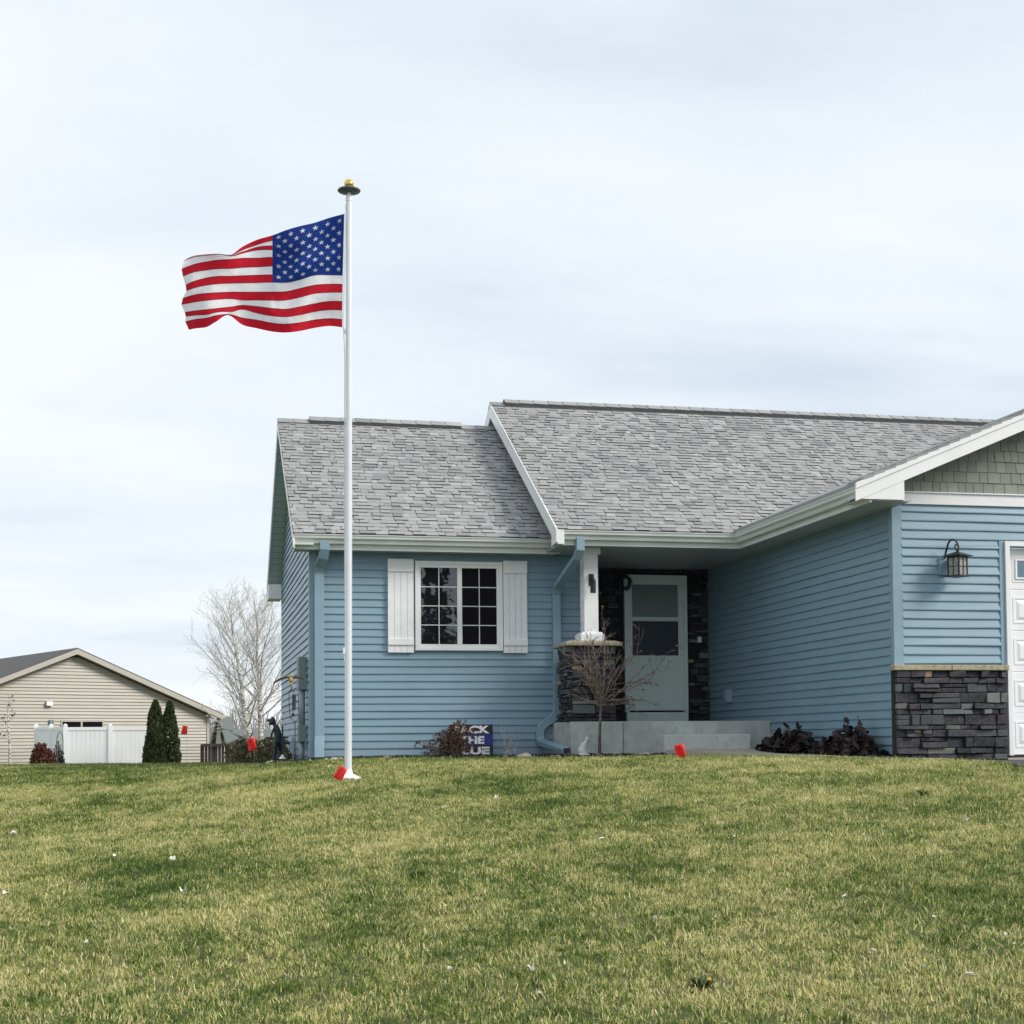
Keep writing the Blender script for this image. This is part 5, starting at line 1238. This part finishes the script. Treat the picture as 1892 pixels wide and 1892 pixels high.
for px in (373, 397, 421, 445): c = wfx(px); m_.box(c.x-.05, c.x+.05, c.y+.03, c.y+.13, -1.3, at(px, 1375.5, t=50).z)
m_.build('rails_and_posts', simple('fence rail wood', (.07, .055, .055), .85, .3, 8), wf)

# distant houses
def dhouse(name, label, pxl, pxr, t_, eave_py, ridge_py, wall, roofm, depth=9, ridge_along=True, group=None):
    a, b = at(pxl, 1380, t=t_), at(pxr, 1380, t=t_); ze_ = at(pxl, eave_py, t=t_).z; zr_ = at(pxl, ridge_py, t=t_).z
    th = thing(name, label, 'house', (a.x, a.y, -1.2), group); d = (b-a); d.z = 0; L_ = d.length; d.normalize(); nr = f0.copy()
    nr = (nr-d*nr.dot(d)).normalized(); V = lambda u, v, z_: Vector((a.x, a.y, 0))+d*u+nr*v+Z*z_
    m1 = MB(); m1.hexa([V(.3,.3,-1.4), V(L_-.3,.3,-1.4), V(L_-.3,depth-.3,-1.4), V(.3,depth-.3,-1.4), V(.3,.3,ze_), V(L_-.3,.3,ze_), V(L_-.3,depth-.3,ze_), V(.3,depth-.3,ze_)])
    if ridge_along:
        for u_ in (.3, L_-.3): m1.prism([V(u_,.3,ze_), V(u_,depth-.3,ze_), V(u_,depth/2,zr_-.15)], d*.02)
    else: m1.prism([V(.3,.3,ze_), V(L_-.3,.3,ze_), V(L_/2,.3,zr_-.15)], nr*.02)
    m1.build('walls', wall, th); m2 = MB()
    if ridge_along:
        m2.prism([V(0,0,ze_), V(L_,0,ze_), V(L_,depth/2,zr_), V(0,depth/2,zr_)], (0,0,-.12)); m2.prism([V(0,depth,ze_), V(L_,depth,ze_), V(L_,depth/2,zr_), V(0,depth/2,zr_)], (0,0,-.12))
    else:
        m2.prism([V(0,0,ze_), V(L_/2,0,zr_), V(L_/2,depth,zr_), V(0,depth,ze_)], (0,0,-.12)); m2.prism([V(L_,0,ze_), V(L_/2,0,zr_), V(L_/2,depth,zr_), V(L_,depth,ze_)], (0,0,-.12))
    m2.build('roof', roofm, th); return th, V, L_
gray_roof = simple('distant grey-green roof', (.13, .155, .15), .9, .12, 3); dwall = simple('distant white siding', (.60, .58, .53), .7, .04)
dhouse('distant_house', 'distant low house with a long grey-green roof behind the birches', 404, 640, 98, 1378, 1347.5, dwall, gray_roof, 10)
th, V, L_ = dhouse('distant_house', 'distant pale house with a steep gable just right of the beige house', 387, 417, 84, 1370, 1322, dwall, gray_roof, 4, False)
dhouse('garden_shed', 'small brown shed with a low roof behind the brown shrub', 424, 486, 60, 1372, 1358, simple('shed boards', (.16, .11, .075), .85), simple('shed roof', (.15, .11, .085), .9), 3, False)
o = bpy.data.objects['garden_shed']; o['category'] = 'shed'
# far tree line
m_ = MB(); rr = random.Random(70)
for i in range(260):
    c = at(rr.uniform(330, 660), 1380, t=rr.uniform(130, 190)); h = rr.uniform(2.2, 5.0); cf2 = dict(seg=3, wob=.12, upb=.05, segs=[3], maxd=1, kids=[7], start=.3, ang=(20, 45), ratio=[.45], minr=.03, taper=.4, rr=.5)
    branch(m_, Vector((c.x, c.y, -1.3)), Z, h, .09, 0, rr, cf2, [])
o = m_.build('distant_woods', simple('hazy bare woods', (.30, .29, .29), .9)); tag(o, 'hazy line of bare distant trees beyond the roofs', 'woods', kind='stuff')

# trees and a house across the street (behind the camera; they show as reflections in the window)
def spruce(x_, y_, h, seed, label):
    th = thing('spruce_tree', label, 'tree', (x_, y_, -2), 'spruces across the street'); rr_ = random.Random(seed); m1 = MB(); m1.tube([(x_, y_, -2), (x_, y_, h)], [.2, .03], 8); m1.build('trunk', M['bark'], th); m1 = MB()
    for i in range(5000):
        f = rr_.random()**1.3; a = rr_.uniform(0, 6.28); r_ = (1-f)*h*.28*(.75+.25*math.sin(f*60))*rr_.uniform(.5, 1)
        leafquad(m1, Vector((x_+r_*math.cos(a), y_+r_*math.sin(a), -1.5+f*(h+1.2))), .35, .14, rr_)
    m1.build('crown', M['spruce'], th)
spruce(9.6, -18, 9, 1, 'dark spruce across the street mirrored in the window'); spruce(13.5, -26, 11, 2, 'farther tall spruce across the street'); spruce(8.0, -30, 7, 5, 'short spruce across the street')

# ------------------------------------------------------------------ fallen leaves on the lawn
def drop(px, py):
    d = ray(px, py); s_ = 3.0
    while s_ < 26:
        p_ = d*s_
        if p_.z < gz(p_.x, p_.y): break
        s_ += .02
    return d*s_
LP = [(24,1552,12),(210,1592,10),(318,1602,13),(12,1665,17),(337,1658,18),(160,1756,9),(833,1808,10),(822,1503,14),(918,1485,9),(826,1687,6),(1112,1562,12),(1043,1799,14),(986,1809,18),(998,1852,8),(1210,1714,11),(1355,1556,9),(1562,1671,11),(1614,1774,10),(1706,1805,10),(1794,1823,20),(1783,1530,13),(1533,1465,9),(1675,1505,6),(1595,1553,7),(1727,1575,6),(1725,1711,12),(1860,1745,9),(1872,1760,8),(981,1493,6),(95,1452,5),(1793,1419,5),(1285,1434,5),(448,1552,6),(700,1560,5),(610,1423,8),(820,1407,8)]
def leafmesh(seed):
    rr_ = random.Random(seed); m1 = MB(); k = 6; pts = []; c1, c2 = rr_.uniform(.3, .9), rr_.uniform(-.5, .7)
    for i in range(k+1):
        for j in range(k+1):
            p_, q_ = i/k*2-1, j/k*2-1; wd = math.sqrt(max(0, 1-p_*p_*.95))*(1-.25*p_)
            pts.append((p_*.5, q_*wd*.3, .12+c1*.35*(q_*wd)**2*2+c2*.3*p_*p_+.04*math.sin(p_*6+seed)))
    m1.faces(pts, [(i*(k+1)+j, i*(k+1)+j+1, (i+1)*(k+1)+j+1, (i+1)*(k+1)+j) for i in range(k) for j in range(k)])
    me = bpy.data.meshes.new('dry_leaf'); me.from_pydata(m1.v, [], m1.f); me.materials.append(M['fleaf']); me.polygons.foreach_set('use_smooth', [True]*len(me.polygons)); return me
lms = [leafmesh(s_) for s_ in range(6)]; rr = random.Random(2)
special = {(24,1552):'pale leaf near the left edge, upper of the two there',(160,1756):'tiny pale leaf in the lower left of the lawn',(337,1658):'faint tan leaf left of centre, below the long flat one',(833,1808):'small round pale leaf low in the lawn, right of its lower centre left',(822,1503):'pale leaf on the lawn below the dried hydrangea',(918,1485):'small pale leaf on the lawn below the yard sign',(826,1687):'tiny pale speck of leaf in the middle of the lawn',(1112,1562):'pale leaf on the lawn straight below the young tree',(998,1852):'small round pale leaf below the folded pair at bottom centre',(1210,1714):'pale leaf in the lawn below the front door, halfway down',(1355,1556):'small pale leaf on the lawn below the right end of the porch',(1614,1774):'upright pale leaf low on the right, below the garage corner',(1706,1805):'small pale leaf just left of the large hooked leaf',(1783,1530):'pale leaf on the lawn below the wall lantern',(1533,1465):'pale leaf below the two blackened plants',(1675,1505):'tiny leaf below the dark weed clump under the garage corner',(1595,1553):'small leaf in the right lawn between weed clump and white curled leaf',(1727,1575):'tiny leaf left of and below the one under the lantern',(1725,1711):'reddish pale leaf in the right lawn above the large hooked leaf',(1860,1745):'upper of two small leaves near the lower right edge',(1872,1760):'lower of two small leaves near the lower right edge',(981,1493):'small leaf on the lawn below the downspout mouth',(95,1452):'tiny leaf near the crest in front of the white fence',(1793,1419):'tiny leaf at the lawn edge by the driveway',(1285,1434):'tiny leaf just below the porch marker flag',(448,1552):'tiny leaf in the left lawn below the brown shrubs',(700,1560):'tiny leaf on the lawn to the right below the flagpole',(610,1423):'small leaf beside the marker flag at the pole base',(820,1407):'small pale leaf at the bed edge under the dried hydrangea',
(318,1602): 'long pale dry leaf lying flat on the left of the lawn', (12,1665): 'curled pale leaf at the left edge of the lawn', (986,1809): 'pale folded leaf at bottom centre, left one of a pair', (1043,1799): 'pale folded leaf at bottom centre, right one of a pair', (1794,1823): 'large hooked white leaf in the lower right corner of the lawn', (210,1592): 'white leaf on the dark green patch at left', (1562,1671): 'small white curled leaf at right of the middle lawn'}
for i, (x_, y_, w_) in enumerate(LP):
    p_ = drop(x_, y_); t_ = p_.dot(f0); s_ = w_/F*t_*1.1
    o = bpy.data.objects.new('dry_leaf', lms[i % 6]); COL.objects.link(o); o.location = p_+Z*.036; o.scale = (s_, s_, s_); o.rotation_euler = (rr.uniform(-.5, .5), rr.uniform(-.4, .4), rr.uniform(0, 6.28))
    tag(o, special.get((x_, y_), 'small pale dry leaf lying on the lawn'), 'leaf', 'pale dry leaves scattered on the lawn')

# ------------------------------------------------------------------ grass (one object, geometry nodes)
def blade_tuft(seed, n, rad, hmin, hmax, wd, idx):
    rr_ = random.Random(seed); m1 = MB()
    for i in range(n):
        a = rr_.uniform(0, 6.283); r_ = rad*math.sqrt(rr_.random()); b = Vector((r_*math.cos(a), r_*math.sin(a), -.006)); h = rr_.uniform(hmin, hmax)*(1.5 if rr_.random() < .08 else 1); az = rr_.uniform(0, 6.283); lean = rr_.uniform(.2, 1.5)
        d = Vector((math.cos(az), math.sin(az), 0)); sd_ = Vector((-d.y, d.x, 0)); w_ = wd*rr_.uniform(.6, 1.3)
        p1 = b+d*h*lean*.25+Z*h*.5; p2 = b+d*h*lean*.75+Z*h*(.95-.25*lean)
        m1.faces([b-sd_*w_*.5, b+sd_*w_*.5, p1+sd_*w_*.45, p1-sd_*w_*.45, p2], [(0,1,2,3), (3,2,4)])
    me = bpy.data.meshes.new('grass_tuft'); me.from_pydata(m1.v, [], m1.f); return me
k = NT('lawn grass blades'); i_ = k.island(); oi = k.N('ShaderNodeObjectInfo').outputs['Random']
pn = k.noise(.55, 5, .62, scl=(1, 1, 0), dist=.6); pn2 = k.noise(1.9, 5, .7, scl=(1, 1, 0)); pn3 = k.noise(8, 4, .7, scl=(1, 1, 0)); pn4 = k.noise(26, 2, .6, scl=(1, 1, 0))
dry = k.math('SUBTRACT', k.math('ADD', k.math('MULTIPLY', pn, 1.1), k.math('ADD', k.math('MULTIPLY', pn2, 1.0), k.math('ADD', k.math('MULTIPLY', pn3, .75), k.math('MULTIPLY', pn4, .4)))), 1.06)
dry = k.math('ADD', dry, k.math('ADD', k.math('MULTIPLY', k.math('SUBTRACT', i_, .25), .6), k.math('MULTIPLY', k.math('SUBTRACT', oi, .2), .36)))
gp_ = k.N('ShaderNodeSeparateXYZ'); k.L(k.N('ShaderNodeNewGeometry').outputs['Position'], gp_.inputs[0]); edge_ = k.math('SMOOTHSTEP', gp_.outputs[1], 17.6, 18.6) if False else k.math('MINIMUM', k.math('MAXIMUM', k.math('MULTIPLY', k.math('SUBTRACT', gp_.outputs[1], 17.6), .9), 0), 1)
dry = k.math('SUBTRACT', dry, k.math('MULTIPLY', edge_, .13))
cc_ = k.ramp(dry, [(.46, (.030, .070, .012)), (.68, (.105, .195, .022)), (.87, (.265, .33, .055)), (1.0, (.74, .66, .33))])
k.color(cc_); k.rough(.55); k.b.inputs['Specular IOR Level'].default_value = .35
tr = k.N('ShaderNodeBsdfTranslucent'); k.L(cc_, tr.inputs[0]); ms = k.N('ShaderNodeMixShader'); ms.inputs[0].default_value = .25
oo = [n for n in k.t.nodes if n.type == 'OUTPUT_MATERIAL'][0]; k.L(k.b.outputs[0], ms.inputs[1]); k.L(tr.outputs[0], ms.inputs[2]); k.L(ms.outputs[0], oo.inputs[0])
grass_mat = k.m
tcol = bpy.data.collections.new('grass_tufts')
for s_ in range(7):
    me = blade_tuft(100+s_, 38, .075, .014, .040, .0031, s_); me.materials.append(grass_mat); to = bpy.data.objects.new('grass_tuft', me); tcol.objects.link(to)
m_ = MB(); st_ = .25; ny = int(23/st_); Ys = []
cell = {}
t_ = 3.6
NOG = [WALK, DRIVE, BED, BED2, BED3, [(XL-.1, 20.0), (16, 20.0), (16, 27), (XL-.1, 27)], [(4.9, 19.0), (16, 19.0), (16, 21), (4.9, 21)], [(XG-.05, YG-.05), (16, YG-.05), (16, 21), (XG-.05, 21)]]
while t_ < 27:
    um = .45*t_+1.4; u_ = -um
    while u_ < um:
        ce = Vector((0,0,0))+r0*(u_+st_/2)+f0*(t_+st_/2)
        if not any(inside((ce.x, ce.y), P) for P in NOG):
            q = [r0*(u_+a)+f0*(t_+b) for a, b in ((0, 0), (st_, 0), (st_, st_), (0, st_))]
            m_.face([Vector((v.x, v.y, gz(v.x, v.y)+.006)) for v in q])
        u_ += st_
    t_ += st_
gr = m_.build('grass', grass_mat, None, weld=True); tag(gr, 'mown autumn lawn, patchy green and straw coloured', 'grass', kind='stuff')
ng = bpy.data.node_groups.new('grass_scatter', 'GeometryNodeTree'); ng.interface.new_socket('Geometry', in_out='INPUT', socket_type='NodeSocketGeometry'); ng.interface.new_socket('Geometry', in_out='OUTPUT', socket_type='NodeSocketGeometry')
gi = ng.nodes.new('NodeGroupInput'); go = ng.nodes.new('NodeGroupOutput'); dp_ = ng.nodes.new('GeometryNodeDistributePointsOnFaces'); dp_.inputs['Density'].default_value = 400; dp_.inputs['Seed'].default_value = 3
ip = ng.nodes.new('GeometryNodeInstanceOnPoints'); ci = ng.nodes.new('GeometryNodeCollectionInfo'); ci.inputs['Collection'].default_value = tcol; ci.inputs['Separate Children'].default_value = True; ci.inputs['Reset Children'].default_value = True
ip.inputs['Pick Instance'].default_value = True
rv = ng.nodes.new('FunctionNodeRandomValue'); rv.data_type = 'FLOAT_VECTOR'; rv.inputs[0].default_value = (-.35, -.35, 0); rv.inputs[1].default_value = (.35, .35, 6.283)
rs_ = ng.nodes.new('FunctionNodeRandomValue'); rs_.data_type = 'FLOAT'; rs_.inputs[2].default_value = .6; rs_.inputs[3].default_value = 1.25
ng.links.new(gi.outputs[0], dp_.inputs['Mesh']); ng.links.new(dp_.outputs['Points'], ip.inputs['Points']); ng.links.new(ci.outputs[0], ip.inputs['Instance'])
ng.links.new(rv.outputs[0], ip.inputs['Rotation']); ng.links.new(rs_.outputs[1], ip.inputs['Scale']); ng.links.new(ip.outputs[0], go.inputs[0])
md = gr.modifiers.new('scatter', 'NODES'); md.node_group = ng
# darker weed clumps
def weed(px, py, r_, seed, label):
    c = drop(px, py); th = thing('weed_clump', label, 'weed', tuple(c), 'dark weeds in the lawn'); rr_ = random.Random(seed); m1 = MB()
    for i in range(90):
        a = rr_.uniform(0, 6.28); h = rr_.uniform(.25, 1)*r_; d = Vector((math.cos(a), math.sin(a), rr_.uniform(.25, 1.1))).normalized(); s_ = Vector((-d.y, d.x, 0)).normalized()*.004; m1.faces([c-s_, c+s_, c+d*h*.6+s_*1.5, c+d*h*.6-s_*1.5, c+d*h-Z*h*.1], [(0,1,2,3), (3,2,4)])
    m1.build('leaves', M['weed'], th); return th, c
M['weed'] = leafm('dark weed leaves', [(0, (.025, .045, .02)), (1, (.07, .10, .03))])
th, c = weed(1295, 1832, .12, 1, 'dark dandelion clump with a tiny yellow bud at bottom right'); m_ = MB(); m_.ball(c+Vector((.03, -.02, .05)), .008, 8, 6); m_.build('flower_bud', simple('yellow bud', (.7, .45, .02), .7), th)
weed(770, 1622, .10, 2, 'dark green weed clump in the middle lawn right of the flagpole'); weed(1706, 1472, .12, 3, 'dark weed clump in the upper right lawn below the garage corner')
